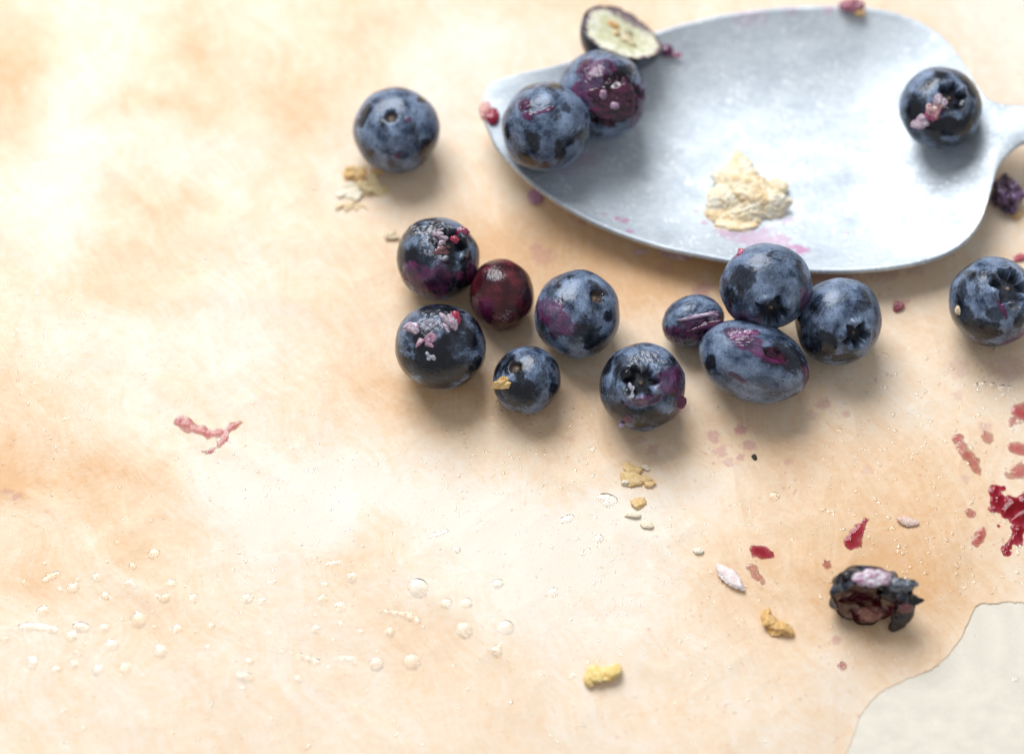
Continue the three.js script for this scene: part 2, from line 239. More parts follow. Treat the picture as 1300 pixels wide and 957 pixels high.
function berryMaterial(b) {
  const col = new Uint8Array(TWB * THB * 4), rb = new Uint8Array(TWB * THB * 4), s = b.seed * 9.3, dark = b.dark || DARK, bloomC = b.bloom || BLOOM;
  for (let j = 0; j < THB; j++) for (let i = 0; i < TWB; i++) {
    const az = (i + 0.5) / TWB * 2 * Math.PI, ph = Math.PI * Math.pow((j + 0.5) / THB, PV), o = (j * TWB + i) * 4;
    const n = V(Math.sin(ph) * Math.cos(az), Math.cos(ph), Math.sin(ph) * Math.sin(az)), w = n.clone().applyQuaternion(b.q);
    const m = look(b, n, w), [, ins] = endShape(b, ph, az);
    const big = fbm(n.x * 1.35 + s, n.y * 1.35, n.z * 1.35, 2), fine = fbm(n.x * 9 + s, n.y * 9, n.z * 9, 4), grain = n3(n.x * 38 + s, n.y * 38, n.z * 38), scr = fbm(n.x * 30, n.y * 5 + s, n.z * 9, 2);
    const rim = b.end === 'crown' ? Math.exp(-(((ph - 0.5 * (b.crown || 1)) / 0.13) ** 2)) : 0;
    const brush = fbm(n.x * 5 + s, n.y * 14, n.z * 5 + w.y * 6, 3);
    let bl = sstep(-0.26, 0.34, (b.level ?? 0.2) - 0.09 + 0.3 * rim + 0.95 * big + 0.12 * fine + 0.15 * brush + 0.05 * grain);
    const nick = n3(n.x * 7 + w.x * 9, n.y * 22 + s, n.z * 7); if (nick > 0.62) bl *= 1 - 0.75 * sstep(0.62, 0.8, nick);
    bl *= 1 - m.d * (0.95 - 0.15 * Math.max(0, fine));
    const thick = clamp(0.46 + 0.85 * fbm(n.x * 1.7 - s, n.y * 1.7, n.z * 1.7, 2) + 0.20 * fine + 0.24 * brush + 0.15 * scr + 0.06 * grain);
    let c = mix3(dark, mix3(mix3(dark, bloomC, 0.28), mix3(bloomC, b.frost || FROST, 0.46), thick), bl);
    let ro = lerp(0.13, 0.42, bl * (0.5 + 0.5 * thick)), bu = 0.5 + 0.06 * fine + 0.02 * grain + 0.06 * bl;
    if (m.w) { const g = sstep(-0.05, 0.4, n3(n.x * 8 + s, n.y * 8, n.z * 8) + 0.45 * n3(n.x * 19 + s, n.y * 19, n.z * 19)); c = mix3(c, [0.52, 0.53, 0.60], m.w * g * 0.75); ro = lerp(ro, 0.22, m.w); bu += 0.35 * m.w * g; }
    if (m.j) { const t = 0.45 + 1.1 * n3(n.x * 2.7 - s, n.y * 2.7, n.z * 2.7) * 0.5, jc = mix3([0.035, 0.006, 0.032], [0.15, 0.014, 0.092], clamp(t + 0.25 * fine)), e = 4 * m.j * (1 - m.j); c = mix3(c, mix3(jc, [0.15, 0.015, 0.09], 0.4 * e), m.j * 0.82); ro = lerp(ro, 0.13, m.j); bu += 0.25 * m.j + 0.22 * m.j * brush; }
    if (m.b) { const t = clamp(0.35 + 0.9 * n3(n.x * 4 + s, n.y * 4, n.z * 4) * 0.6 + 0.5 * fine), pc = mix3([0.010, 0.002, 0.009], [0.085, 0.007, 0.036], t); c = mix3(c, pc, m.b); ro = lerp(ro, 0.12, m.b); bu += m.b * (0.45 * fine); }
    if (ins) { const cen = b.end === 'scar' ? [0.10, 0.06, 0.035] : [0.012, 0.014, 0.022], tip = ph < 0.06 ? [0.28, 0.18, 0.10] : cen; c = mix3(c, mix3(tip, dark, clamp(0.3 + fine)), ins * 0.93); ro = lerp(ro, 0.6, ins); }
    if (b.tint) c = [c[0] * b.tint[0], c[1] * b.tint[1], c[2] * b.tint[2]];
    col[o] = toS(c[0]); col[o + 1] = toS(c[1]); col[o + 2] = toS(c[2]); col[o + 3] = 255;
    rb[o] = Math.round(255 * clamp(bu)); rb[o + 1] = Math.round(255 * clamp(b.wet ? ro * b.wet : ro)); rb[o + 3] = 255;
  }
  const mk = (d, srgb) => { const t = new THREE.DataTexture(d, TWB, THB); if (srgb) t.colorSpace = THREE.SRGBColorSpace; t.magFilter = t.minFilter = THREE.LinearFilter; t.wrapS = THREE.RepeatWrapping; t.wrapT = THREE.ClampToEdgeWrapping; t.needsUpdate = true; return t; };
  const t2 = mk(rb);
  return new THREE.MeshPhysicalMaterial({ map: mk(col, true), roughnessMap: t2, roughness: 1, bumpMap: t2, bumpScale: b.bump || 0.00022, specularIntensity: 1 });
}
function berry(b) {
  // b: px, py, r (photograph pixels), pole [dx, dy] of the crown or scar, oblate, lift (what it stands on), squash [[axis angle, along, across]]
  b.q = rotTo(dirOf(...b.pole), b.spin || 0);
  let c = at(b.px, b.py, 0.006), r = b.r * mpp(c);
  const ob = b.oblate || 0.88, NU = 150, NV = 100, pts = [], uv = [];
  const a = (b.tilt || 0) * Math.PI / 180, ex = b.ex || 1, ey = b.ey || 1, ez = b.ez || Math.min(ex, ey);
  const e1 = RIGHT.clone().multiplyScalar(Math.cos(a)).addScaledVector(UP, -Math.sin(a)), e2 = RIGHT.clone().multiplyScalar(Math.sin(a)).addScaledVector(UP, Math.cos(a));
  let low = 1;
  for (let v = 0; v <= NV; v++) for (let u = 0; u <= NU; u++) {
    const ph = Math.PI * Math.pow(v / NV, PV), az = u / NU * 2 * Math.PI, k = berryShape(b, ph, u === NU ? 0 : az);
    const p = k.n.clone().multiplyScalar(k.r); p.y *= ob; p.applyQuaternion(b.q);
    const p1 = p.dot(e1) * ex, p2 = p.dot(e2) * ey, p3 = p.dot(FRONT) * ez;
    p.set(0, 0, 0).addScaledVector(e1, p1).addScaledVector(e2, p2).addScaledVector(FRONT, p3).multiplyScalar(r);
    low = Math.min(low, p.y); pts.push(p); uv.push(u / NU, v / NV);
  }
  // stand it on what is under it
  let base = b.base ?? null, h = 0.006;
  for (let i = 0; i < 4; i++) { c = at(b.px, b.py, h); h = (b.on === 'spoon' ? spoonH(c.x, c.z) + 0.0001 : base ?? paperH(c.x, c.z) - 0.0001) - low; }
  c = at(b.px, b.py, h);
  const foot = V(c.x, h + low, c.z), pos = [];
  for (const p of pts) pos.push(p.x, p.y - low, p.z);
  const whole = geom(pos, uv, gridIndex(NU, NV).map((x, k, all) => all[k - (k % 3) + [0, 2, 1][k % 3]])), nr = whole.attributes.normal, tmp = V(0, 0, 0);
  const avg = (ids) => { tmp.set(0, 0, 0); for (const i of ids) tmp.add(V(0, 0, 0).fromBufferAttribute(nr, i)); tmp.normalize(); for (const i of ids) nr.setXYZ(i, tmp.x, tmp.y, tmp.z); };
  for (let v = 1; v < NV; v++) avg([v * (NU + 1), v * (NU + 1) + NU]);
  avg([...Array(NU + 1).keys()]); avg([...Array(NU + 1).keys()].map((i) => NV * (NU + 1) + i));
  const ctr = V(0, -low, 0), flip = (() => { const i = 50 * (NU + 1) + 20, p = V(0, 0, 0).fromBufferAttribute(whole.attributes.position, i).sub(ctr); return p.dot(V(0, 0, 0).fromBufferAttribute(nr, i)) < 0; })();
  if (flip) { for (let i = 0; i < nr.array.length; i++) nr.array[i] *= -1; const ix = whole.index.array; for (let i = 0; i < ix.length; i += 3) [ix[i + 1], ix[i + 2]] = [ix[i + 2], ix[i + 1]]; }
  const g = thing(b.name || 'blueberry', foot, b.label, b.category || 'blueberry', b.group), mat = berryMaterial(b);
  const cutV = b.end ? Math.round(NV * Math.pow((b.end === 'crown' ? 0.46 * (b.crown || 1) : 0.22 * (b.crown || 1)) / Math.PI, 1 / PV)) : 0, cut = cutV * NU * 6;
  const take = (s, e) => { const k = whole.clone(); k.setIndex(Array.from(whole.index.array.slice(s, e))); return k; };
  part('skin', cut ? take(cut, whole.index.count) : whole, mat, g);
  if (cut) part(b.end === 'crown' ? 'calyx' : 'stem_scar', take(0, cut), mat, g);
  b.centre = V(c.x, h, c.z); b.rad = r; b.group3 = g;
  b.surface = (dx, dy, k = 1) => b.centre.clone().addScaledVector(e1, (dx * Math.cos(a) + dy * Math.sin(a)) * r * ex * k / 1).addScaledVector(e2, (dx * Math.sin(a) - dy * Math.cos(a)) * r * ey * k).addScaledVector(FRONT, Math.sqrt(Math.max(0, 1 - dx * dx - dy * dy)) * r * ez * k);
  return b;
}
// lumps: an uneven blob of a few thousand faces, with vertex colours from two tones
function chip(rx, ry, rz, seed, tones, detail = 18, soft = 0.07, planes = 13) {  // a broken, angular piece with a crumbly skin
  const rnd = mulberry(seed * 77 + 5), pl = [];
  for (let i = 0; i < planes; i++) { const z = rnd() * 2 - 1, a = rnd() * 6.283, q2 = Math.sqrt(1 - z * z); pl.push([q2 * Math.cos(a), z, q2 * Math.sin(a), 0.55 + 0.5 * rnd()]); }
  const g = lump(1, 1, 1, seed, 0, 1, null, detail), p = g.attributes.position, col = [];
  for (let i = 0; i < p.count; i++) {
    const n = V(0, 0, 0).fromBufferAttribute(p, i).normalize(); let s = Math.exp(-1.25 * 9);
    for (const [a, b, c, h] of pl) { const d = a * n.x + b * n.y + c * n.z; if (d > 0.05) s += Math.exp(-Math.min(1.6, h / d) * 9); }
    const f = fbm(n.x * 4 + seed, n.y * 4, n.z * 4, 3), f2 = fbm(n.x * 1.6 + seed, n.y * 1.6, n.z * 1.6, 2), r = clamp(-Math.log(s) / 9, 0.35, 1.3) + soft * f * 1.4 + soft * f2;
    p.setXYZ(i, n.x * r * rx, n.y * r * ry, n.z * r * rz);
    col.push(...mix3(tones[0], tones[1], sstep(-0.25, 0.45, f * 0.5 + f2)));
  }
  g.setAttribute('color', new THREE.Float32BufferAttribute(col, 3)); g.computeVertexNormals();
  return g;
}
function cluster(rx, ry, rz, seed, tones, n = 7) {             // a crumb broken into several leaves
  const rnd = mulberry(seed * 17 + 3), out = [];
  for (let i = 0; i < n; i++) { const t = (i + 0.5) / n * 2 - 1, w = Math.sqrt(1 - t * t * 0.8), g = chip(rx * (0.3 + 0.22 * rnd()), ry * (0.45 + 0.4 * rnd()), rz * w * (0.55 + 0.5 * rnd()), seed + i * 5, i % 2 ? tones : [tones[1], tones[0]], 12, 0.16, 10); g.rotateY(rnd() * 3); g.rotateX((rnd() - 0.5) * 0.9); g.translate(t * rx * 0.75, ry * 0.25 * (rnd() - 0.3), (rnd() - 0.5) * rz * 0.8 * w); out.push(g); }
  return mergeGeometries(out);
}
function lump(rx, ry, rz, seed, amp = 0.35, freq = 1.8, tones, detail = 18) {
  const g0 = new THREE.IcosahedronGeometry(1, detail), p = g0.attributes.position, pos = [], col = [], key = new Map(), ix = [];
  for (let i = 0; i < p.count; i++) {
    const n = V(0, 0, 0).fromBufferAttribute(p, i).normalize(), id = n.toArray().map((x) => x.toFixed(4)).join();
    if (!key.has(id)) {
      key.set(id, pos.length / 3);
      const f = fbm(n.x * freq + seed * 7.3, n.y * freq, n.z * freq, 3), g = n3(n.x * freq * 3 + seed, n.y * freq * 3, n.z * freq * 3), r = 1 + amp * f * 1.5 + amp * 0.07 * g;
      pos.push(n.x * r * rx, n.y * r * ry, n.z * r * rz);
      const c = tones ? mix3(tones[0], tones[1], sstep(-0.35, 0.35, f * 0.6 + 0.5 * g + 0.25 * n3(n.x * 9 + seed, n.y * 9, n.z * 9))) : [1, 1, 1];
      col.push(...c);
    }
    ix.push(key.get(id));
  }
  const g = geom(pos, null, ix); g.setAttribute('color', new THREE.Float32BufferAttribute(col, 3));
  return g;
}
const matWet = new THREE.MeshPhysicalMaterial({ vertexColors: true, roughness: 0.16, clearcoat: 0.6, clearcoatRoughness: 0.08 });
const matPulp = new THREE.MeshPhysicalMaterial({ vertexColors: true, roughness: 0.32, clearcoat: 0.4, clearcoatRoughness: 0.15 });
const matCrumb = new THREE.MeshStandardMaterial({ vertexColors: true, roughness: 0.85 });
const PALEPINK = [[0.60, 0.54, 0.60], [0.30, 0.14, 0.24]], RED = [[0.22, 0.012, 0.04], [0.42, 0.04, 0.09]], PURPLE = [[0.016, 0.002, 0.010], [0.085, 0.008, 0.045]], CRUMB = [[0.86, 0.66, 0.40], [0.74, 0.44, 0.17]];
function bits(rx, ry, rz, seed, tones) {                       // a smear of wet little scraps
  const rnd = mulberry(seed * 13 + 1), out = [];
  for (let i = 0; i < 6; i++) { const a = rnd() * 6.283, d = Math.sqrt(rnd()) * 0.8, z = 0.35 + 0.4 * rnd(), g = chip(rx * z, ry * (0.35 + 0.45 * rnd()), rz * 0.4 * (0.5 + rnd()), seed + i * 3, i % 3 ? tones : [tones[1], tones[0]], 9, 0.12, 9); g.rotateZ(rnd() * 3); g.translate(Math.cos(a) * d * rx, Math.sin(a) * d * ry, -d * d * rx * 0.12); out.push(g); }
  return mergeGeometries(out);
}
function stick(b, name, dx, dy, rx, ry, rz, seed, tones, mat, sink = 0.98, label) {  // a bit stuck on a berry: part of it; sizes in photograph pixels
  const k = mpp(b.centre), m = part(name, mat === matPulp ? bits(rx * k, ry * k, rz * k, seed, tones) : lump(rx * k, ry * k, rz * 0.7 * k, seed, 0.2, 0.9, tones, 12), mat, b.group3, label);
  m.position.copy(b.surface(dx, dy, sink)).sub(b.group3.position);
  m.quaternion.setFromRotationMatrix(new THREE.Matrix4().makeBasis(RIGHT, UP, FRONT));
  return m;
}

const B = {};
B.lone = berry({ px: 503, py: 165, r: 55, pole: [-0.10, -0.27], end: 'scar', crown: 1.15, seed: 1, level: 0.42, oblate: 0.9, marks: [['d', 0.72, 0.52, 0.2, 0.34, 20], ['d', -0.72, -0.28, 0.12, 0.34, 25], ['d', 0.62, -0.7, 0.13, 0.12], ['d', -0.6, 0.55, 0.13, 0.1], ['d', 0.15, 0.62, 0.16, 0.1, -20, 0.7], ['j', 0.06, 0.62, 0.10, 0.09, 0, 0.8], ['j', 0.3, -0.18, 0.07, 0.05, 0, 0.8]], label: 'lone frosty blueberry with a stem hole, beside pale pastry flakes, away from the others' });
B.tip = berry({ px: 693, py: 161, r: 57, on: 'spoon', pole: [-0.2, -0.8], seed: 2, level: 0.40, oblate: 0.95, ex: 0.98, ey: 1.02, marks: [['d', -0.28, 0.36, 0.28, 0.17, 65], ['d', 0.3, 0.62, 0.14, 0.24, 5], ['d', -0.42, 0.75, 0.24, 0.09, 35], ['d', 0.42, -0.35, 0.14, 0.1, 20, 0.7], ['j', -0.5, -0.42, 0.20, 0.12, -60], ['j', -0.42, -0.2, 0.14, 0.1, 40], ['j', -0.05, -0.3, 0.32, 0.05, -18], ['d', -0.46, -0.38, 0.14, 0.10, -60]], label: 'dusty blue whole blueberry at the pointed tip of the spoon' });
B.burst = berry({ px: 765, py: 119, r: 57, on: 'spoon', pole: [-0.5, 0.75, true], seed: 3, level: 0.45, oblate: 0.96, marks: [['b', 0.25, 0.3, 0.62, 0.42, -30], ['b', 0.35, -0.1, 0.38, 0.3, 10], ['j', -0.35, 0.05, 0.5, 0.34, -40], ['d', 0.4, -0.35, 0.35, 0.3, 0], ['j', -0.15, -0.45, 0.44, 0.32, -10], ['j', 0.75, 0.3, 0.2, 0.5, 10, 0.8]], bump: 0.0003, label: 'burst blueberry with wet purple pulp showing, behind the whole one at the spoon tip' });
for (const [dx, dy, a, b2, s] of [[0.12, 0.34, 24, 17, 1], [0.4, 0.42, 19, 15, 2], [0.36, 0.06, 20, 12, 4], [-0.12, 0.08, 15, 11, 5]]) stick(B.burst, 'pulp', dx, dy, a, b2, 9, s + 30, PURPLE, matWet, 0.9);
stick(B.burst, 'pulp', 0.22, 0.35, 6, 5, 5, 41, [[0.42, 0.32, 0.42], [0.2, 0.07, 0.16]], matWet, 1.02);
stick(B.burst, 'pulp', -0.02, 0.12, 5, 6, 5, 42, [[0.42, 0.32, 0.42], [0.2, 0.07, 0.16]], matWet, 1.0);
B.neck = berry({ px: 1195, py: 137, r: 52, on: 'spoon', pole: [0.12, -0.22], end: 'crown', crown: 0.95, seed: 5, level: 0.12, oblate: 0.92, marks: [['d', 0.1, 0.5, 0.45, 0.25, 10], ['d', -0.72, 0.1, 0.2, 0.45], ['d', 0.15, -0.15, 0.36, 0.3, 0, 0.8], ['d', 0.7, -0.4, 0.16, 0.25], ['j', -0.25, 0.12, 0.34, 0.12, -40, 0.8]], label: 'blueberry with pinkish pulp bits in the spoon bowl near the handle' });
stick(B.neck, 'pulp', -0.58, 0.34, 10, 14, 7, 51, PALEPINK, matPulp); stick(B.neck, 'pulp', -0.28, 0.12, 12, 9, 6, 52, [[0.66, 0.52, 0.45], [0.36, 0.05, 0.16]], matPulp); stick(B.neck, 'pulp', -0.18, -0.1, 10, 7, 6, 53, PALEPINK, matPulp); stick(B.neck, 'pulp', -0.35, 0.25, 9, 8, 5, 54, [[0.3, 0.02, 0.10], [0.42, 0.08, 0.18]], matWet);
B.stain = berry({ px: 556, py: 328, r: 53, pole: [0.35, -0.32], end: 'crown', crown: 1.1, seed: 6, level: 0.06, oblate: 0.95, marks: [['d', -0.3, -0.05, 0.35, 0.3, 0, 0.75], ['d', -0.7, 0.0, 0.12, 0.16], ['j', -0.4, 0.5, 0.5, 0.32, 35], ['j', 0.05, 0.55, 0.24, 0.5, 10], ['d', 0.7, 0.1, 0.14, 0.3, 20], ['j', 0.85, 0.35, 0.16, 0.24], ['j', 0.5, 0.4, 0.12, 0.12], ['w', -0.15, -0.65, 0.5, 0.22, 0, 0.75], ['w', 0.15, -0.2, 0.16, 0.3, 0, 0.9], ['w', 0, -0.3, 0.4, 0.3, 0, 0.5]], label: 'dark blueberry stained purple below, topmost of the clump left of the dark red peeled one' });
stick(B.stain, 'pulp', 0.08, -0.42, 7, 11, 6, 61, PALEPINK, matPulp); stick(B.stain, 'pulp', 0.42, -0.42, 6, 5, 4, 62, RED, matWet); stick(B.stain, 'pulp', 0.6, -0.6, 9, 7, 5, 63, [[0.10, 0.01, 0.04], [0.3, 0.04, 0.10]], matWet); stick(B.stain, 'pulp', 0.1, -0.12, 9, 7, 5, 64, [[0.05, 0.01, 0.02], [0.2, 0.08, 0.08]], matWet);
B.peeled = berry({ px: 637, py: 374, r: 43, pole: [-0.3, 0.75, true], seed: 7, level: 0.05, oblate: 0.98, ex: 0.96, ey: 1.08, tilt: 0, dark: [0.035, 0.006, 0.010], bloom: [0.13, 0.013, 0.020], frost: [0.15, 0.03, 0.045], wet: 0.34, bump: 0.00025, marks: [['j', -0.6, 0.5, 0.4, 0.4, 0, 0.7], ['w', -0.25, -0.55, 0.3, 0.22, 10, 0.35], ['w', 0.1, 0.6, 0.25, 0.14, -40, 0.35]], name: 'peeled_blueberry', label: 'small dark red peeled berry, wet and skinless, wedged in the clump' });
B.pulpy = berry({ px: 559, py: 440, r: 59, pole: [-0.3, 0.85, true], seed: 8, level: 0.10, oblate: 0.93, ey: 0.97, marks: [['d', -0.15, 0.35, 0.56, 0.5, 10], ['d', 0.25, -0.1, 0.3, 0.35, 30, 0.85], ['d', 0.3, 0.62, 0.2, 0.16], ['d', 0.75, 0.45, 0.16, 0.3, 30], ['w', -0.05, -0.6, 0.45, 0.25, 0, 0.7], ['d', -0.3, -0.25, 0.4, 0.2, 0, 0.7], ['d', 0, -0.85, 0.5, 0.14]], label: 'large nearly black blueberry with pale pink pulp stuck on its top' });
stick(B.pulpy, 'pulp', -0.52, -0.35, 13, 12, 8, 81, PALEPINK, matPulp); stick(B.pulpy, 'pulp', -0.28, -0.12, 13, 9, 7, 82, [[0.45, 0.28, 0.36], [0.26, 0.10, 0.18]], matPulp); stick(B.pulpy, 'pulp', 0.08, -0.52, 15, 9, 8, 83, PALEPINK, matPulp); stick(B.pulpy, 'pulp', 0.33, -0.6, 7, 11, 6, 84, RED, matWet); stick(B.pulpy, 'pulp', -0.18, -0.45, 10, 8, 5, 85, [[0.5, 0.5, 0.56], [0.2, 0.2, 0.28]], matPulp); stick(B.pulpy, 'pulp', -0.2, 0.18, 8, 6, 4, 86, [[0.5, 0.5, 0.56], [0.2, 0.2, 0.28]], matPulp);
B.scar = berry({ px: 733, py: 399, r: 56, pole: [0.46, -0.42], end: 'scar', crown: 1.3, seed: 9, level: 0.38, oblate: 0.94, tilt: 25, ex: 0.97, ey: 1.02, marks: [['d', 0.3, 0.5, 0.45, 0.28, 35], ['d', 0.72, 0.05, 0.12, 0.14], ['d', 0.46, -0.5, 0.1, 0.3, -35, 0.9], ['j', -0.42, 0.15, 0.42, 0.3, 50, 0.95], ['j', -0.75, -0.1, 0.24, 0.3, 0, 0.8], ['w', -0.5, -0.1, 0.3, 0.14, 20, 0.5], ['d', -0.6, -0.5, 0.2, 0.1, -45, 0.6]], label: 'blueberry with a side stem hole and a purple smear, right of the peeled red berry' });
B.small = berry({ px: 669, py: 482, r: 44, pole: [-0.40, -0.40], end: 'scar', crown: 1.35, seed: 10, level: 0.16, oblate: 0.92, marks: [['d', -0.2, 0.35, 0.5, 0.45, 15], ['d', 0.35, 0.1, 0.2, 0.5, 15, 0.6], ['d', -0.5, -0.4, 0.3, 0.2, -30, 0.9], ['d', 0.75, 0.3, 0.14, 0.3]], label: 'smallest whole blueberry of the clump with a tan crumb on its side' });
B.ring = berry({ px: 816, py: 491, r: 55, pole: [-0.08, -0.13], end: 'crown', crown: 1.05, lobes: 6, seed: 11, level: 0.12, oblate: 0.94, ey: 1.02, marks: [['j', 0.02, 0.28, 0.5, 0.12, -12], ['j', 0.6, -0.15, 0.4, 0.3, -40, 0.9], ['j', 0.85, 0.3, 0.16, 0.4], ['w', 0.1, -0.55, 0.5, 0.24, 0, 0.7], ['d', -0.4, -0.45, 0.35, 0.3, 0, 0.7], ['d', -0.55, 0.65, 0.25, 0.2], ['j', -0.35, 0.7, 0.12, 0.12], ['d', 0.2, 0.75, 0.2, 0.08], ['w', -0.3, 0.15, 0.14, 0.25, 0, 0.8]], bump: 0.0003, label: 'blueberry with its open crown ringed in purple juice, lowest of the middle group' });
stick(B.ring, 'juice_drop', 0.88, 0.34, 7, 8, 6, 111, [[0.06, 0.004, 0.03], [0.12, 0.01, 0.05]], matWet, 0.98); stick(B.ring, 'pulp', -0.5, 0.82, 5, 5, 4, 112, [[0.55, 0.45, 0.6], [0.4, 0.25, 0.45]], matPulp); stick(B.ring, 'pulp', -0.32, 0.12, 4, 8, 4, 113, [[0.55, 0.55, 0.62], [0.3, 0.3, 0.4]], matPulp);
B.crushed = berry({ px: 880, py: 408, r: 42, pole: [0.9, 0.1], seed: 12, level: 0.36, oblate: 0.95, tilt: -14, ex: 1.0, ey: 0.8, ez: 0.8, rough: 0.02, marks: [['j', 0.25, 0.28, 0.9, 0.5, -8], ['j', -0.65, 0.5, 0.4, 0.4, 20, 0.8], ['b', 0.45, 0.3, 0.5, 0.3, -10, 0.8]], label: 'crushed purple berry with juice on its torn side, tucked left of the pile' });
stick(B.crushed, 'torn_edge_highlight', 0.1, -0.16, 26, 2.6, 3, 121, [[0.42, 0.34, 0.46], [0.16, 0.05, 0.14]], matWet, 1.0).rotateZ(0.2); stick(B.crushed, 'torn_edge_highlight', 0.55, -0.1, 9, 8, 4, 122, [[0.36, 0.28, 0.38], [0.08, 0.02, 0.07]], matWet, 0.98); stick(B.crushed, 'pulp', 0.35, 0.2, 22, 5, 4, 123, [[0.05, 0.005, 0.03], [0.12, 0.012, 0.07]], matWet, 0.98).rotateZ(0.25);  // torn edge ridge, its pale lilac a highlight put into the colour
B.frontal = berry({ px: 957, py: 459, r: 61, pole: [0.2, -0.9, true], seed: 14, level: 0.5, oblate: 0.95, tilt: 20, ex: 1.19, ey: 0.86, ez: 0.92, marks: [['j', -0.18, -0.45, 0.42, 0.22, 30], ['j', 0.12, -0.22, 0.45, 0.17, 28], ['b', 0.34, -0.22, 0.26, 0.14, 28], ['d', 0.55, -0.15, 0.42, 0.42, 10], ['d', -0.82, 0.15, 0.1, 0.25], ['j', -0.38, 0.45, 0.17, 0.07, 40], ['j', 0.9, 0.3, 0.12, 0.3, 0], ['d', 0.05, 0.5, 0.3, 0.14, 0, 0.5], ['w', -0.3, -0.6, 0.18, 0.14, 0, 0.7]], label: 'oval blueberry split with a diagonal purple smear, at the front of the pile' });
stick(B.frontal, 'pulp', -0.05, -0.62, 11, 6, 5, 141, [[0.30, 0.12, 0.28], [0.12, 0.015, 0.07]], matWet); stick(B.frontal, 'pulp', -0.28, -0.52, 9, 7, 4, 142, [[0.42, 0.26, 0.42], [0.2, 0.05, 0.16]], matWet); 
B.side = berry({ px: 1065, py: 408, r: 56, pole: [0.34, 0.36], end: 'crown', crown: 0.85, seed: 25, level: 0.40, oblate: 0.93, marks: [['d', -0.4, 0.55, 0.34, 0.36, 10], ['d', 0.42, -0.3, 0.18, 0.14, 30, 0.7], ['d', 0.1, 0.85, 0.4, 0.1], ['d', -0.72, 0.1, 0.12, 0.3, 0, 0.6]], label: 'whole frosty blueberry at the right of the pile, its crown facing forward' });
B.topper = berry({ px: 973, py: 364, r: 58, base: 0.0049, pole: [0.06, 0.66], end: 'crown', crown: 1.02, seed: 13, level: 0.46, oblate: 0.88, ey: 0.98, marks: [['d', -0.55, -0.15, 0.3, 0.3, 20, 0.9], ['d', -0.82, 0.3, 0.14, 0.24], ['d', -0.1, -0.2, 0.3, 0.2, 30, 0.4], ['j', 0.85, 0.4, 0.16, 0.36, -15, 0.8], ['j', -0.5, 0.75, 0.5, 0.12, 20, 0.6], ['d', 0.7, -0.05, 0.12, 0.25, 0, 0.5]], label: 'blueberry on top of the pile, leaning on the spoon rim with its crown down' });
stick(B.topper, 'pulp', -0.62, -0.68, 9, 8, 6, 131, [[0.55, 0.2, 0.3], [0.38, 0.06, 0.14]], matPulp);
B.star = berry({ px: 1262, py: 383, r: 57, pole: [0.26, -0.36], end: 'crown', crown: 1.2, lobes: 6, seed: 16, level: 0.32, oblate: 0.93, marks: [['d', -0.35, 0.62, 0.5, 0.26, 10], ['d', -0.75, 0.35, 0.2, 0.4, -20, 0.9], ['d', -0.1, 0.3, 0.2, 0.2, 0, 0.8], ['d', 0.42, 0.42, 0.14, 0.16, 0], ['j', 0.02, 0.12, 0.06, 0.25, -30], ['j', 0.6, 0.8, 0.45, 0.16, -15, 0.9], ['d', -0.8, -0.2, 0.1, 0.3, 10, 0.8]], label: 'pale frosted blueberry with a crisp star-shaped crown below the spoon neck' });
stick(B.star, 'pulp', -0.86, 0.2, 5, 6, 4, 161, [[0.75, 0.65, 0.45], [0.6, 0.42, 0.28]], matCrumb);

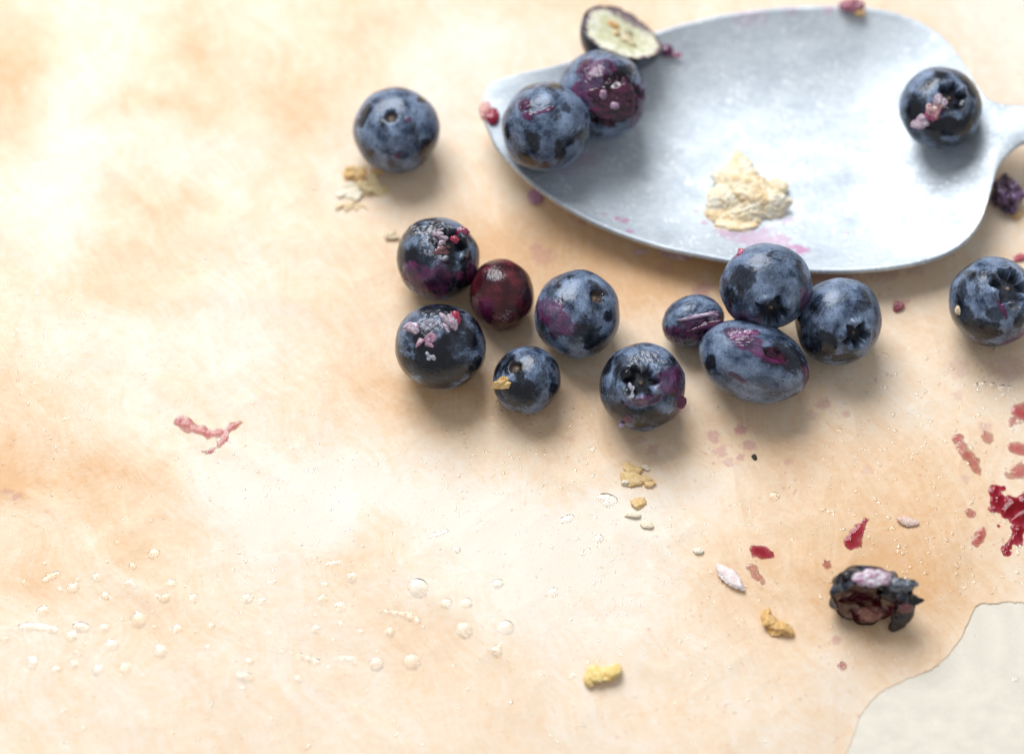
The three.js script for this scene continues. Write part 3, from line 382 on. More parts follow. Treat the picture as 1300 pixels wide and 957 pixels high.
// the halved berry on the far rim
const plain = (c, rough, extra = {}) => new THREE.MeshPhysicalMaterial({ color: new THREE.Color().setRGB(...c), roughness: rough, ...extra });
{
  const k = mpp(at(788, 47, 0.008)), R0 = 55 * k, c = at(790, 43, 0.0098), foot = V(c.x, onSpoon(800, 70).y, c.z);
  const X = RIGHT.clone().multiplyScalar(Math.cos(0.46)).addScaledVector(UP, -Math.sin(0.46));
  const perp = RIGHT.clone().multiplyScalar(Math.sin(0.46)).addScaledVector(UP, Math.cos(0.46));
  const N = FRONT.clone().multiplyScalar(0.62).addScaledVector(perp, 0.78).normalize(), Z = X.clone().cross(N).normalize();
  const g = thing('blueberry_half', foot, 'halved blueberry showing pale green flesh, resting on the far spoon rim', 'blueberry half');
  const P = (x, y, z) => V(0, 0, 0).addScaledVector(X, x * R0).addScaledVector(N, y * R0).addScaledVector(Z, z * R0).add(c).sub(foot);
  const wave = (az) => 0.05 * Math.sin(az * 2 + 0.6) + 0.05 * n3(Math.cos(az) * 1.6, Math.sin(az) * 1.6, 4) + 0.02 * n3(Math.cos(az) * 5, Math.sin(az) * 5, 8);
  const NU = 120, NV = 40, pos = [], uv = [];
  for (let v = 0; v <= NV; v++) for (let u = 0; u <= NU; u++) {          // outside of the skin, then its cut lip
    const az = u / NU * 2 * Math.PI, lip = v < 4, f = lip ? v / 4 : (v - 4) / (NV - 4), ph = Math.PI / 2 * (1 + f * 0.999), rr = 1 + 0.03 * n3(Math.cos(az), Math.sin(az), ph);
    const w = wave(az);
    if (lip) pos.push(...P(Math.cos(az) * (0.93 + 0.07 * f) * rr, w + 0.03 * Math.sin(f * Math.PI), Math.sin(az) * (0.93 + 0.07 * f) * rr * 0.96).toArray());
    else pos.push(...P(Math.sin(ph) * Math.cos(az) * rr, w * (1 - f) + Math.cos(ph) * 0.88, Math.sin(ph) * Math.sin(az) * rr * 0.96).toArray());
    uv.push(u / NU, v / NV);
  }
  const sm = tex(512, 256, (i, j, o) => { const a = i / 512 * 6.283, f = fbm(Math.cos(a) * 2, Math.sin(a) * 2, j * 0.012, 4), bl = sstep(-0.05, 0.3, f), red = sstep(0.45, 0.8, Math.cos(a - 2.6)) * sstep(0.1, 0.5, j / 256); let c2 = mix3([0.012, 0.012, 0.018], [0.05, 0.07, 0.115], bl); c2 = mix3(c2, [0.12, 0.02, 0.03], red * 0.8); o[0] = c2[0]; o[1] = c2[1]; o[2] = c2[2]; }, true);
  sm.wrapS = THREE.RepeatWrapping;
  part('skin', geom(pos, uv, gridIndex(NU, NV)), new THREE.MeshPhysicalMaterial({ map: sm, roughness: 0.3, side: THREE.DoubleSide }), g);
  const fp = [], fu = [], NR = 36;
  for (let v = 0; v <= NR; v++) for (let u = 0; u <= NU; u++) {
    const az = u / NU * 2 * Math.PI, f = v / NR, w = wave(az) * f * f, x = Math.cos(az) * f * 0.945, z = Math.sin(az) * f * 0.945 * 0.96;
    fp.push(...P(x, w + 0.015 - 0.05 * (1 - f * f) + 0.02 * fbm(x * 4, z * 4, 2, 3), z).toArray()); fu.push(0.5 + x * 0.5, 0.5 + z * 0.5);
  }
  const fm = tex(384, 384, (i, j, o) => {
    const x = i / 192 - 1, z = j / 192 - 1, r = Math.hypot(x, z), a = Math.atan2(z, x), fib = fbm(Math.cos(a) * 5, Math.sin(a) * 5, r * 1.5, 3), n = fbm(x * 4, z * 4, 5, 4);
    let c2 = mix3([0.72, 0.72, 0.54], [0.82, 0.81, 0.70], sstep(-0.3, 0.4, fib + n * 0.6));
    c2 = mix3(c2, [0.46, 0.47, 0.20], 0.5 * sstep(0.45, 0.1, Math.abs(r - 0.35) + 0.4 * n));
    c2 = mix3(c2, [0.16, 0.06, 0.10], 0.95 * sstep(0.80, 0.94, r + 0.10 * fib)); 
    c2 = mix3(c2, [0.13, 0.07, 0.11], 0.85 * sstep(0.02, 0.25, -z - 0.45 + 0.25 * n - 0.1 * x * x));            // juice-dyed side by the torn skin
    o[0] = c2[0]; o[1] = c2[1]; o[2] = c2[2];
  }, true);
  part('flesh', geom(fp, fu, gridIndex(NU, NR)), new THREE.MeshPhysicalMaterial({ map: fm, roughness: 0.28, side: THREE.DoubleSide }), g);
  for (const [x, z, a, b2, s, t] of [[-0.28, -0.18, 8, 5, 1, [[0.70, 0.40, 0.14], [0.6, 0.30, 0.10]]], [-0.12, 0.06, 4, 6, 2, [[0.74, 0.56, 0.3], [0.66, 0.48, 0.26]]], [0.14, 0.10, 7, 9, 3, [[0.74, 0.66, 0.46], [0.6, 0.45, 0.25]]], [0.10, -0.2, 5, 6, 4, [[0.6, 0.58, 0.42], [0.35, 0.33, 0.2]]], [0.3, 0.22, 6, 4, 5, [[0.72, 0.64, 0.4], [0.66, 0.58, 0.36]]]]) {
    const m = part('seed', lump(a * k, b2 * k, 4 * k, s + 70, 0.25, 1.5, t, 8), matPulp, g); m.position.copy(P(x, 0.0, z)); m.quaternion.setFromRotationMatrix(new THREE.Matrix4().makeBasis(X, Z.clone().negate(), N));
  }
}
// torn hollow skin, lower right
{
  const c0 = at(1103, 757, 0.0048), k = mpp(c0), R0 = 48 * k, foot = V(c0.x, paperH(c0.x, c0.z), c0.z);
  const N = FRONT.clone().multiplyScalar(0.72).addScaledVector(UP, -0.66).addScaledVector(RIGHT, -0.12).normalize(), X = RIGHT.clone().addScaledVector(N, -RIGHT.dot(N)).normalize(), Z = X.clone().cross(N).normalize();
  const g = thing('blueberry_skin', foot, 'torn hollow blueberry skin with reddish inside, alone at the lower right', 'blueberry skin');
  const P = (x, y, z) => V(0, 0, 0).addScaledVector(X, x * R0 * 1.02).addScaledVector(N, y * R0 * 0.8).addScaledVector(Z, z * R0 * 0.86).add(c0).sub(foot);
  const NU = 140, NV = 46, lim = (az) => 1.12 + 0.16 * n3(Math.cos(az) * 1.5, Math.sin(az) * 1.5, 12) + 0.07 * n3(Math.cos(az) * 5, Math.sin(az) * 5, 13) + 0.35 * Math.exp(-(((az - 1.0) / 0.3) ** 2));
  const shell = (inner) => {
    const pos = [], col = [];
    for (let v = 0; v <= NV; v++) for (let u = 0; u <= NU; u++) {
      const az = u / NU * 2 * Math.PI, ph = lerp(lim(az), Math.PI, Math.pow(v / NV, 0.9)), n = V(Math.sin(ph) * Math.cos(az), Math.cos(ph), Math.sin(ph) * Math.sin(az));
      const f = fbm(n.x * 2.4, n.y * 2.4, n.z * 2.4 + 3, 4), e = v / NV;
      const r = 1 + 0.09 * n3(n.x * 1.7, n.y * 1.7, n.z * 1.7 + 3) - (inner ? 0.05 + 0.20 * sstep(0, 0.25, e) - 0.20 * n3(n.x * 1.5 + 4, n.y * 1.5, n.z * 1.5) * sstep(0, 0.3, e) : 0) - 0.04 * Math.exp(-e * 18);
      const p = P(n.x * r, n.y * r, n.z * r); if (p.y < 0.0001) p.y = 0.0001; pos.push(p.x, p.y, p.z);
      const nn = fbm(n.x * 3.4 + 9, n.y * 3.4, n.z * 3.4, 4), g2 = n3(n.x * 11, n.y * 11, n.z * 11);
      col.push(...(inner ? mix3(mix3([0.36, 0.21, 0.14], [0.52, 0.34, 0.24], sstep(-0.3, 0.3, g2)), [0.17, 0.018, 0.03], sstep(-0.12, 0.2, 0.5 * n3(n.x * 1.5 + 4, n.y * 1.5, n.z * 1.5) + 0.35 * nn)) : mix3([0.010, 0.009, 0.013], [0.07, 0.09, 0.13], sstep(0.0, 0.45, f + 0.3 * g2))));
    }
    const q2 = geom(pos, null, gridIndex(NU, NV)); q2.setAttribute('color', new THREE.Float32BufferAttribute(col, 3)); return q2;
  };
  part('skin', shell(false), new THREE.MeshPhysicalMaterial({ vertexColors: true, roughness: 0.22, side: THREE.DoubleSide }), g);
  part('flesh', shell(true), new THREE.MeshPhysicalMaterial({ vertexColors: true, roughness: 0.24, side: THREE.DoubleSide }), g);
  const put = (px, py, h) => at(px, py, h).sub(foot);
  const horn = (pts, rs, seed, tones, flat = 0.6) => {           // a tapering curl of skin
    const cv = new THREE.CatmullRomCurve3(pts), pos = [], col = [], nu = 16, nv = 36, fr = cv.computeFrenetFrames(nv);
    for (let v = 0; v <= nv; v++) for (let u = 0; u <= nu; u++) {
      const t = v / nv, p = cv.getPoint(t), s = t * (rs.length - 1), i = Math.min(rs.length - 2, Math.floor(s)), r = lerp(rs[i], rs[i + 1], s - i) * k, a = u / nu * 2 * Math.PI, w = 1 + 0.3 * fbm(Math.cos(a) * 1.2 + seed, Math.sin(a) * 1.2, t * 4, 3);
      p.addScaledVector(fr.normals[v], Math.cos(a) * r * w).addScaledVector(fr.binormals[v], Math.sin(a) * r * w * flat); if (p.y < 0) p.y = 0;
      pos.push(p.x, p.y, p.z); col.push(...mix3(tones[0], tones[1], sstep(-0.1, 0.5, fbm(Math.cos(a) + seed, Math.sin(a), t * 5, 3))));
    }
    const q2 = geom(pos, null, gridIndex(nu, nv)); q2.setAttribute('color', new THREE.Float32BufferAttribute(col, 3)); return q2;
  };
  const DK = [[0.008, 0.006, 0.009], [0.022, 0.017, 0.026]], dm = new THREE.MeshPhysicalMaterial({ vertexColors: true, roughness: 0.2, side: THREE.DoubleSide });
  part('skin_flap', horn([put(1120, 742, 0.0075), put(1140, 752, 0.006), put(1158, 762, 0.005), put(1174, 762, 0.0052)], [17, 14, 9, 1.5], 1, DK), dm, g);
  part('skin_flap', horn([put(1148, 752, 0.006), put(1150, 772, 0.004), put(1142, 788, 0.002), put(1132, 800, 0.0006)], [12, 13, 12, 5], 2, DK), dm, g);
  part('skin_flap', horn([put(1076, 738, 0.006), put(1071, 733, 0.008), put(1068, 729, 0.009)], [10, 6, 1.5], 3, DK), dm, g);
  part('pulp', lump(23 * k, 5 * k, 11 * k, 91, 0.26, 1.3, [[0.74, 0.74, 0.78], [0.34, 0.10, 0.22]], 14), matPulp, g).position.copy(put(1108, 734, 0.0096));
  part('pulp', lump(27 * k, 8 * k, 9 * k, 92, 0.22, 1.3, [[0.22, 0.25, 0.30], [0.012, 0.014, 0.02]], 14), matWet, g).position.copy(put(1138, 742, 0.0082));
  part('pulp', lump(9 * k, 7 * k, 6 * k, 93, 0.3, 1.6, [[0.22, 0.07, 0.08], [0.12, 0.02, 0.03]], 8), matWet, g).position.copy(put(1150, 772, 0.0058));
  part('pulp', lump(15 * k, 12 * k, 9 * k, 94, 0.3, 1.6, [[0.30, 0.13, 0.08], [0.16, 0.02, 0.03]], 10), matWet, g).position.copy(put(1106, 778, 0.004));
}
// purple scrap under the spoon neck
{
  const c = onPaper(1277, 252), k = mpp(c), g = thing('berry_scrap', c, 'crumpled dark purple berry scrap with an orange speck under the spoon neck', 'berry scrap');
  const a = part('skin', lump(17 * k, 16 * k, 23 * k, 171, 0.4, 0.9, [[0.03, 0.006, 0.03], [0.13, 0.06, 0.16]], 16), matWet, g); a.position.y = 13 * k;
  const b = part('crumb', lump(6 * k, 4 * k, 5 * k, 172, 0.4, 1.6, CRUMB, 7), matCrumb, g); b.position.set(12 * k, 3 * k, 24 * k);
}

// ------------------------------------------------------------------ crumbs and other solid bits
function crumb(name, px, py, rx, rz, ry, seed, tones, mat, label, category, on, turn = 0, amp = 0.42) {
  const p = on === 'spoon' ? onSpoon(px, py) : onPaper(px, py), k = mpp(p), geo = mat === matCrumb ? cluster(rx * k, ry * k, rz * k * 1.1, seed, tones) : chip(rx * k * 1.1, ry * k * 0.7, rz * k * 1.1, seed, tones, 16, 0.13, 22);
  geo.rotateY(turn * Math.PI / 180); geo.translate(0, ry * k * 0.62, 0);
  return solo(name, geo, mat, p, label, category);
}
{
  const p = onSpoon(945, 252), k = mpp(p), g = thing('cake_crumb', p, 'large pale golden cake crumb lying in the middle of the spoon', 'crumb');
  const T = [[[0.93, 0.82, 0.60], [0.88, 0.64, 0.36]], [[0.94, 0.87, 0.70], [0.9, 0.74, 0.48]], [[0.92, 0.86, 0.72], [0.9, 0.76, 0.52]]];
  for (const [dx, dz, rx, ry, rz, s] of [[-3, -42, 21, 12, 19, 1], [-8, -24, 28, 15, 22, 2], [12, -8, 36, 18, 26, 3], [36, -8, 19, 12, 19, 4], [-22, 10, 28, 16, 26, 5], [-30, 30, 23, 13, 20, 6], [0, 22, 36, 18, 26, 7], [28, 14, 28, 15, 20, 8], [-12, 38, 27, 11, 14, 9], [46, -14, 11, 9, 12, 10]]) {
    const m = part('crumb_lump', chip(rx * k * 1.15, ry * k * 1.15, rz * k * 1.15, s + 200, T[s % 3], 30, 0.10, 20), matCrumb, g); m.position.set(dx * k, ry * 0.5 * k, dz * k);
  }
}
{
  const p = onPaper(462, 236), k = mpp(p), g = thing('pastry_flakes', p, 'pale pastry flakes lying just below the lone blueberry', 'pastry flakes');
  const flake = (rx, rz, seed, tilt, tones) => { const geo = cluster(rx * k * 1.15, 1.5 * k, rz * k * 1.3, seed, tones, 6); geo.rotateX(tilt[0]); geo.rotateZ(tilt[1]); return geo; };
  for (const [dx, dz, y, rx, rz, s, t, tn] of [[-12, -16, 7, 14, 8, 1, [0.5, 0.1], [[0.80, 0.46, 0.14], [0.88, 0.66, 0.36]]], [12, 6, 6, 17, 11, 2, [0.35, -0.3], [[0.86, 0.62, 0.26], [0.9, 0.78, 0.52]]], [-16, 10, 4, 15, 11, 3, [0.1, 0.2], [[0.9, 0.8, 0.58], [0.9, 0.84, 0.7]]], [-14, 30, 2, 18, 3, 4, [0, 0], [[0.84, 0.62, 0.34], [0.88, 0.72, 0.5]]], [16, -18, 5, 9, 6, 5, [0.4, 0.2], [[0.8, 0.5, 0.2], [0.85, 0.62, 0.36]]]]) { const m = part('flake', flake(rx, rz, s + 230, t, tn), matCrumb, g); m.position.set(dx * k, y * k, dz * k); }
}
{
  const p = onPaper(808, 608), k = mpp(p), g = thing('pastry_crumbs', p, 'scatter of tan pastry crumbs below the juice-ringed blueberry', 'pastry crumbs');
  for (const [dx, dz, rx, rz, s, pale] of [[-6, 2, 14, 9, 1, 0], [10, 2, 8, 6, 2, 0], [-10, -14, 7, 6, 3, 0], [4, -12, 5, 4, 4, 0], [12, -16, 4, 4, 5, 1], [17, 7, 6, 4, 6, 0], [2, 34, 10, 6, 7, 0], [-6, 50, 8, 4, 8, 1], [14, 62, 7, 5, 9, 1], [-14, 6, 4, 3, 10, 1]]) { const m = part('crumb', chip(rx * k * 1.2, 2.6 * k, rz * k * 1.2, s + 260, pale ? [[0.88, 0.8, 0.66], [0.84, 0.7, 0.5]] : [[0.86, 0.64, 0.34], [0.78, 0.50, 0.20]], 12, 0.14, 9), matCrumb, g); m.position.set(dx * k, 1.8 * k, dz * k); }
}
crumb('pastry_crumb', 635, 487, 9, 13, 8, 301, [[0.84, 0.62, 0.30], [0.66, 0.40, 0.15]], matCrumb, 'rough tan crumb stuck to the side of the smallest blueberry', 'crumb').position.copy(B.small.surface(-0.74, 0.12, 0.95)).add(V(0, -0.0004, 0));
crumb('pastry_crumb', 985, 794, 24, 10, 7, 302, [[0.84, 0.60, 0.28], [0.70, 0.38, 0.12]], matCrumb, 'elongated orange tan crumb left of the torn berry skin', 'crumb', null, -42, 0.3);
crumb('pastry_crumb', 763, 858, 24, 12, 9, 303, [[0.90, 0.74, 0.38], [0.86, 0.60, 0.20]], matCrumb, 'bright yellow crumb near the bottom edge, away from the berries', 'crumb', null, 15, 0.35);
crumb('berry_pulp', 928, 734, 23, 10, 7, 304, [[0.92, 0.83, 0.80], [0.84, 0.66, 0.66]], matPulp, 'smooth whitish pink sliver of pulp left of the dark torn skin', 'berry pulp', null, -38, 0.15);
crumb('berry_pulp', 887, 700, 7, 6, 4, 305, [[0.95, 0.88, 0.74], [0.92, 0.8, 0.62]], matPulp, 'tiny cream pulp speck up and left of the whitish pink sliver', 'berry pulp');
crumb('berry_pulp', 852, 323, 21, 9, 4, 306, [[0.62, 0.30, 0.34], [0.80, 0.68, 0.60]], matPulp, 'pink peel scrap with a pale edge just under the near spoon rim', 'berry pulp', null, -18, 0.35);
crumb('berry_pulp', 681, 247, 10, 11, 5, 307, [[0.46, 0.20, 0.34], [0.58, 0.32, 0.44]], matPulp, 'mauve pulp scrap beside the spoon edge below the tip', 'berry pulp');
crumb('berry_pulp', 812, 321, 9, 5, 3, 308, [[0.74, 0.55, 0.5], [0.66, 0.42, 0.4]], matPulp, 'faint pinkish white scrap just left of the pink peel scrap', 'berry pulp');
crumb('berry_pulp', 1141, 391, 8, 7, 5, 309, [[0.24, 0.014, 0.04], [0.36, 0.05, 0.08]], matWet, 'small red berry bit between the pile and the star-crowned blueberry', 'berry pulp');
crumb('berry_pulp', 1296, 329, 9, 5, 4, 310, [[0.50, 0.05, 0.10], [0.5, 0.10, 0.14]], matWet, 'bright pink berry bit at the right edge above the star-crowned blueberry', 'berry pulp');
crumb('berry_pulp', 1152, 663, 14, 8, 4, 311, [[0.78, 0.62, 0.54], [0.72, 0.46, 0.36]], matPulp, 'pale peach pulp scrap between the red sliver and the big juice splash', 'berry pulp', null, -25, 0.2);
crumb('berry_seed', 958, 581, 4.5, 3.5, 3, 312, [[0.03, 0.022, 0.018], [0.06, 0.04, 0.03]], plain([0.03, 0.022, 0.018], 0.4), 'single tiny black seed on the paper below the pile', 'seed', null, 0, 0.15);
crumb('berry_pulp', 496, 300, 7, 9, 4, 313, [[0.88, 0.78, 0.6], [0.85, 0.68, 0.45]], matCrumb, 'cream flake touching the left side of the purple-stained blueberry', 'berry pulp');
{ const p = onSpoon(846, 66), k = mpp(p), g = thing('juice_drop', p, 'dark purple juice drop on the spoon beside the halved blueberry', 'juice drop'); const m = part('drop', lump(9 * k, 7 * k, 8 * k, 320, 0.12, 1.5, [[0.08, 0.006, 0.05], [0.16, 0.02, 0.10]], 10), matWet, g); m.position.y = 4 * k; const m2 = part('tail', lump(8 * k, 2 * k, 3 * k, 321, 0.2, 1.5, [[0.4, 0.08, 0.2], [0.3, 0.04, 0.14]], 8), matWet, g); m2.position.set(12 * k, k, 5 * k); }
{ const p = onSpoon(1081, 10), k = mpp(p), g = thing('berry_pulp', p, 'pink and orange pulp bit sitting on the far spoon rim', 'berry pulp'); const m = part('pulp', lump(15 * k, 8 * k, 8 * k, 322, 0.4, 1.7, [[0.66, 0.40, 0.44], [0.44, 0.07, 0.15]], 12), matPulp, g); m.position.y = 6 * k; const m2 = part('crumb', lump(7 * k, 4 * k, 5 * k, 323, 0.4, 1.7, CRUMB, 8), matCrumb, g); m2.position.set(10 * k, 3 * k, 9 * k); }
{ const p = onSpoon(625, 149), k = mpp(p), g = thing('juice_drop', p, 'bright red juice drop at the very tip of the spoon', 'juice drop'); const m = part('drop', lump(9 * k, 6 * k, 12 * k, 324, 0.15, 1.3, [[0.38, 0.006, 0.04], [0.26, 0.004, 0.03]], 12), matWet, g); m.position.y = 3 * k; const m2 = part('pulp', lump(7 * k, 4 * k, 12 * k, 325, 0.4, 1.8, [[0.8, 0.52, 0.34], [0.6, 0.24, 0.30]], 9), matPulp, g); m2.position.set(-9 * k, 1 * k, -9 * k); }

// ------------------------------------------------------------------ juice and water lying on the paper
const WATER = new THREE.MeshPhysicalMaterial({ color: 0xffffff, transmission: 1, thickness: 0.001, ior: 1.33, roughness: 0.02 });
const juiceMat = (c, d) => new THREE.MeshPhysicalMaterial({ color: 0xffffff, transmission: 1, thickness: 0.001, ior: 1.36, roughness: 0.06, attenuationColor: new THREE.Color().setRGB(...c), attenuationDistance: d });
const DEEP = juiceMat([0.58, 0.045, 0.12], 0.0004), MID = juiceMat([0.86, 0.25, 0.31], 0.0004);
function puddle(circles, hmax, ragged, seed, flip = false, step = 0.00011, round = 0.0006) {  // circles in photograph pixels, joined smoothly; a domed film clipped by the paper below it
  const cs = circles.map(([x, y, r]) => { const p = onPaper(x, y); return [p.x, p.z, r * mpp(p)]; }), o = onPaper(circles[0][0], circles[0][1]), rnd = mulberry(seed * 31 + 7);
  if (ragged > 0.0001) for (const [x, y, r] of circles.slice()) for (let i = 0; i < 3; i++) { const a = rnd() * 6.283, d = r * (0.7 + 1.3 * rnd() ** 2), p = onPaper(x + Math.cos(a) * d, y + Math.sin(a) * d); cs.push([p.x, p.z, r * (0.12 + 0.22 * rnd()) * mpp(p)]); }
  let x0 = 1, x1 = -1, z0 = 1, z1 = -1; for (const [x, z, r] of cs) { x0 = Math.min(x0, x - r); x1 = Math.max(x1, x + r); z0 = Math.min(z0, z - r); z1 = Math.max(z1, z + r); }
  const pad = 0.0012; x0 -= pad; x1 += pad; z0 -= pad; z1 += pad;
  const nu = Math.ceil((x1 - x0) / step), nv = Math.ceil((z1 - z0) / step), D = [], pos = [], ix = [], K = 0.0011;
  for (let v = 0; v <= nv; v++) for (let u = 0; u <= nu; u++) {
    const x = x0 + u * step, z = z0 + v * step; let s = 0;
    for (const [cx, cz, r] of cs) s += Math.exp((r - Math.hypot(x - cx, z - cz)) / K * 3);
    const d = Math.log(s + 1e-30) * K / 3 - (flip ? 0 : 0.00022) + ragged * (fbm(x * 700 + seed, z * 700, seed, 3) + 0.25 * fbm(x * 1900, z * 1900, seed, 2));
    D.push(d);
    const h = d < 0 ? Math.max(d, -0.0004) : hmax * (1 - Math.exp(-d / round)) * (1 + 0.35 * ragged / 0.0003 * n3(x * 500, z * 500, seed));
    pos.push(x - o.x, paperH(x, z) - 0.00001 + h - o.y, z - o.z);
  }
  for (let v = 0; v < nv; v++) for (let u = 0; u < nu; u++) { const a = v * (nu + 1) + u, b = a + 1, c = a + nu + 1, d = c + 1; if (Math.max(D[a], D[b], D[c], D[d]) > -0.0002) ix.push(a, c, b, b, c, d); }
  if (flip) for (let i = 0; i < ix.length; i += 3) [ix[i + 1], ix[i + 2]] = [ix[i + 2], ix[i + 1]];
  return [geom(pos, null, ix), o];
}
function pool(name, circles, mat, hmax, ragged, seed, label, category) { const [g, o] = puddle(circles, hmax * (mat === WATER ? 0.85 : mat === MID ? 0.42 : 0.5), ragged * (mat === WATER ? 0.8 : 1.2), seed, mat === WATER); return solo(name, g, mat, o, label, category); }
pool('juice_splash', [[1268, 634, 10], [1262, 624, 7], [1264, 646, 7], [1280, 645, 13], [1294, 640, 12], [1290, 658, 12], [1294, 673, 10], [1290, 686, 6], [1281, 694, 6], [1279, 702, 4], [1306, 650, 20], [1320, 640, 25]], DEEP, 0.0009, 0.0003, 1, 'largest splash of deep red berry juice at the right edge', 'juice splash');
pool('juice_splash', [[1290, 601, 9], [1302, 598, 10], [1280, 606, 4], [1315, 600, 10]], MID, 0.0004, 0.00025, 2, 'pinkish juice patch directly above the largest red splash', 'juice splash');
pool('juice_splash', [[1285, 567, 7], [1294, 571, 8], [1304, 573, 8]], MID, 0.0005, 0.00015, 3, 'rounded pink juice drop at the right edge, over the pinkish patch', 'juice splash');
pool('juice_splash', [[1290, 521, 9], [1302, 524, 14], [1286, 534, 5], [1312, 520, 12]], MID, 0.0005, 0.0003, 4, 'uppermost pink juice patch at the right edge, under the star-crowned blueberry', 'juice splash');
pool('juice_splash', [[1216, 556, 8], [1222, 566, 8], [1229, 577, 8], [1236, 588, 8], [1243, 597, 6]], MID, 0.00045, 0.0002, 5, 'long pink juice streak left of the right-edge juice patches', 'juice splash');
pool('juice_splash', [[1251, 553, 7], [1255, 558, 6]], MID, 0.0003, 0.0001, 6, 'faint peach juice drop right beside the long pink streak', 'juice splash');
pool('juice_splash', [[1081, 687, 9], [1086, 678, 9], [1093, 669, 6], [1100, 661, 3], [1080, 693, 7]], DEEP, 0.0006, 0.00015, 7, 'glossy red pointed juice sliver above the torn berry skin', 'juice splash');
pool('juice_splash', [[962, 698, 6], [970, 702, 8], [979, 704, 6], [956, 697, 3]], DEEP, 0.0006, 0.00012, 8, 'dark red juice blob up and right of the whitish pulp sliver', 'juice splash');
pool('juice_splash', [[953, 721, 5], [960, 725, 5], [964, 733, 4], [969, 741, 2.5]], MID, 0.00035, 0.0002, 9, 'thin pinkish juice smear between the red blob and the orange crumb', 'juice splash');
pool('juice_splash', [[1240, 689, 6], [1245, 681, 6], [1247, 675, 4]], MID, 0.0006, 0.0001, 10, 'small red juice drop just left of the largest splash', 'juice splash');
pool('juice_splash', [[1234, 652, 5], [1229, 649, 3]], MID, 0.0004, 0.0001, 11, 'tiny pink juice drop left of the upper part of the largest splash', 'juice splash');
pool('juice_splash', [[1050, 718, 4], [1051, 713, 2.5]], MID, 0.0004, 0.0001, 12, 'tiny red juice dot close above the left of the torn skin', 'juice splash');
pool('juice_splash', [[1072, 847, 4], [1068, 844, 2.5]], MID, 0.0003, 0.0002, 13, 'tiny red juice fleck below the torn skin near the paper edge', 'juice splash');
pool('juice_smear', [[228, 533, 5], [233, 543, 4.5], [227, 538, 4], [238, 534, 4], [244, 545, 4.5], [252, 546, 3], [257, 545, 5], [263, 550, 5], [272, 551, 5], [281, 549, 4], [290, 545, 4], [299, 541, 3], [305, 538, 1.5], [285, 557, 3], [278, 564, 2.5], [268, 571, 2], [259, 573, 2]], MID, 0.00055, 0.0002, 14, 'curved pink red juice smear alone on the pale left of the paper', 'juice smear');

// water: single round drops (countable), longer beads, and a fine spray
const capProfile = (() => { const a = 1.12, p = []; for (let i = 0; i <= 22; i++) { const t = a * 1.12 * i / 22; p.push(new THREE.Vector2(Math.sin(t) / Math.sin(a), (Math.cos(t) - Math.cos(a)) / Math.sin(a))); } return p; })();
const drop = new THREE.LatheGeometry(capProfile, 40); drop.scale(1, 0.62, 1);
const DROPS = [[92, 747, 8.5], [122, 733, 6.5], [54, 776, 8.5], [133, 757, 7], [195, 703, 8], [168, 719, 6], [163, 740, 5.5], [209, 759, 8], [245, 760, 8], [217, 741, 7], [313, 760, 9], [176, 787, 12], [132, 798, 8], [141, 820, 9], [225, 799, 7.5], [204, 827, 10], [41, 842, 9], [94, 844, 6.5], [124, 851, 8.5], [159, 849, 9], [69, 850, 6], [29, 739, 4], [76, 749, 4.5], [98, 736, 3.5], [148, 689, 4], [268, 795, 5.5], [447, 733, 8], [409, 761, 7], [432, 771, 8.5], [531, 746, 13], [567, 766, 7.5], [592, 766, 8], [590, 799, 12], [401, 799, 7.5], [458, 802, 5], [495, 803, 7], [478, 843, 10], [524, 840, 12], [632, 741, 8], [642, 797, 11], [631, 826, 8], [332, 764, 6], [316, 840, 6], [433, 793, 5], [413, 742, 4.5], [580, 698, 5], [90, 808, 8], [5, 812, 6], [703, 752, 7], [728, 857, 4], [378, 863, 6], [760, 684, 7], [740, 702, 5], [984, 630, 7], [1290, 862, 4], [198, 757, 4], [263, 822, 5], [170, 744, 4]];
DROPS.forEach(([px, py, r], i) => {
  const p = onPaper(px, py), k = r * mpp(p), m = new THREE.Mesh(drop, WATER); m.name = numbered('water_drop'); m.castShadow = m.receiveShadow = true;
  m.position.copy(p); m.position.y -= 0.00003; m.scale.set(k, k * (0.85 + 0.2 * n3(px, py, 1)), k * (1 + 0.12 * n3(px, py, 5))); m.rotation.y = i; scene.add(m);
  const big = px === 531;
  tag(m, big ? 'largest perfectly round clear water drop on the pale middle of the paper' : 'small round clear water drop on the tan paper', 'water drop', big ? null : 'small round water drops scattered on the paper');
});
pool('water_bead', [[26, 796, 4], [33, 796, 5], [41, 795, 4], [48, 797, 3], [54, 797, 4], [62, 799, 5], [70, 801, 4]], WATER, 0.0005, 0.00008, 31, 'wavy clear water bead at the lower left, longest there', 'water bead');
pool('water_bead', [[97, 795, 6], [104, 796, 6], [110, 798, 5]], WATER, 0.0006, 0.00005, 32, 'short broad clear water bead right of the wavy one', 'water bead');
pool('water_bead', [[55, 737, 3.5], [62, 734, 4], [68, 731, 4], [74, 728, 3]], WATER, 0.0005, 0.00005, 33, 'slanted clear water bead above the round drops at the left', 'water bead');
pool('water_bead', [[482, 776, 3], [492, 778, 3.5], [502, 779, 3.5], [512, 780, 4], [521, 784, 5], [530, 789, 5]], WATER, 0.00055, 0.00004, 34, 'long curved water bead below the largest round drop', 'water bead');
pool('water_bead', [[345, 826, 3], [358, 827, 3.5], [370, 829, 3.5], [382, 833, 4], [392, 837, 5], [402, 841, 5]], WATER, 0.00055, 0.00004, 35, 'long thin water bead near the bottom edge, sloping down', 'water bead');
pool('water_bead', [[426, 837, 3], [436, 836, 3.5], [446, 837, 4], [451, 841, 4]], WATER, 0.0005, 0.00004, 36, 'short flat water bead just after the long sloping one at the bottom', 'water bead');
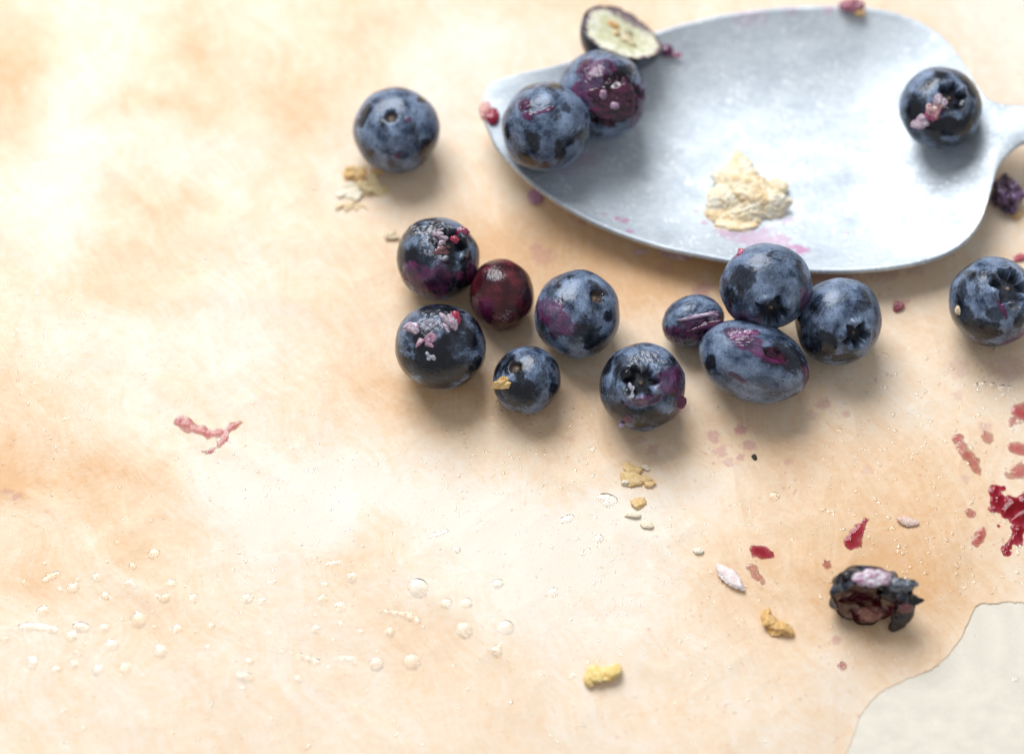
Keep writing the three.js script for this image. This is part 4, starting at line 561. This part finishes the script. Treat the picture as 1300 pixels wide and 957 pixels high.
pool('water_bead', [[415, 717, 2.5], [423, 716, 3], [430, 714, 2.5]], WATER, 0.0004, 0.00004, 37, 'tiny flat water streak up and left of the largest round drop', 'water bead');
pool('water_bead', [[545, 682, 2], [553, 679, 3], [560, 677, 3], [567, 674, 2.5]], WATER, 0.0004, 0.00004, 38, 'slim rising water streak above the largest round drop', 'water bead');
pool('water_bead', [[765, 632, 6], [773, 633, 6], [779, 636, 5], [770, 639, 5]], WATER, 0.0005, 0.00006, 39, 'oval water bead left of the scattered pastry crumbs', 'water bead');
pool('water_bead', [[715, 661, 4], [722, 659, 4], [726, 656, 2.5]], WATER, 0.0005, 0.00005, 40, 'small slanting water bead below left of the oval one', 'water bead');
pool('water_bead', [[304, 858, 6], [312, 860, 6], [318, 862, 4]], WATER, 0.0005, 0.00004, 41, 'flat water bead at the bottom edge below the long sloping one', 'water bead');
pool('water_bead', [[1240, 489, 3.5], [1250, 487, 4], [1262, 489, 4], [1274, 493, 5], [1284, 494, 5]], WATER, 0.0005, 0.00009, 42, 'clear wet trail just below the star-crowned blueberry', 'water bead');
{
  const rnd = mulberry(99), list = [];
  const zone = (n, x0, y0, x1, y1, r0, r1) => { for (let i = 0; i < n; i++) list.push([lerp(x0, x1, rnd()), lerp(y0, y1, rnd()), lerp(r0, r1, rnd() ** 2)]); };
  zone(340, 1040, 440, 1300, 760, 1.4, 4); zone(90, 1000, 560, 1240, 850, 1.2, 3.2); zone(130, 0, 360, 120, 560, 1.2, 3.6); zone(260, 0, 560, 420, 868, 1.2, 3.4); zone(240, 380, 560, 760, 868, 1.2, 3.2); zone(200, 720, 640, 1000, 868, 1.2, 3); zone(60, 560, 500, 760, 620, 1.4, 3.2); zone(50, 0, 100, 420, 360, 1.2, 3); zone(70, 180, 440, 420, 660, 1.4, 3.4); zone(90, 0, 868, 1000, 957, 1.4, 4);
  const cap = new THREE.LatheGeometry(capProfile.filter((_, i) => i % 3 === 0), 12), im = new THREE.InstancedMesh(cap, WATER, list.length), M = new THREE.Matrix4();
  list.forEach(([px, py, r], i) => { const p = onPaper(px, py), k = 0.85 * r * mpp(p); M.makeRotationY(i).scale(V(k * (1 + 0.5 * rnd() ** 2), k * 0.85, k)).setPosition(p.x, p.y - 0.00002, p.z); im.setMatrixAt(i, M); });
  im.name = 'water_spray'; im.castShadow = im.receiveShadow = true; scene.add(im);
  tag(im, 'fine spray of tiny water specks over the tan paper', 'water spray', null, 'stuff');
}

// ------------------------------------------------------------------ added unseen softbox, standing in for window light from behind and above
{
  const g = new THREE.Group(); g.name = 'added_softbox'; g.position.copy(key.position); g.quaternion.copy(key.quaternion); g.translateZ(0.012); g.rotateY(Math.PI); scene.add(g);
  tag(g, 'added white softbox standing in for window light above and behind the berries, out of frame', 'lamp');
  g.rotateY(Math.PI);
  const dif = part('diffuser', new THREE.BoxGeometry(KEY.size[0], KEY.size[1], 0.004), new THREE.MeshStandardMaterial({ color: 0xffffff, emissive: new THREE.Color(...KEY.color), emissiveIntensity: 1 }), g); dif.castShadow = false;
  const fr = new THREE.MeshStandardMaterial({ color: 0x202022, roughness: 0.6 });
  for (const s of [-1, 1]) { const a = part('frame', new THREE.BoxGeometry(KEY.size[0] + 0.02, 0.01, 0.03), fr, g); a.position.set(0, s * (KEY.size[1] / 2 + 0.006), 0.004); const b = part('frame', new THREE.BoxGeometry(0.01, KEY.size[1], 0.03), fr, g); b.position.set(s * (KEY.size[0] / 2 + 0.006), 0, 0.004); }
}
camera.focus = DIST - at(650, 625, 0.001).dot(FRONT);
renderer.render(scene, camera);
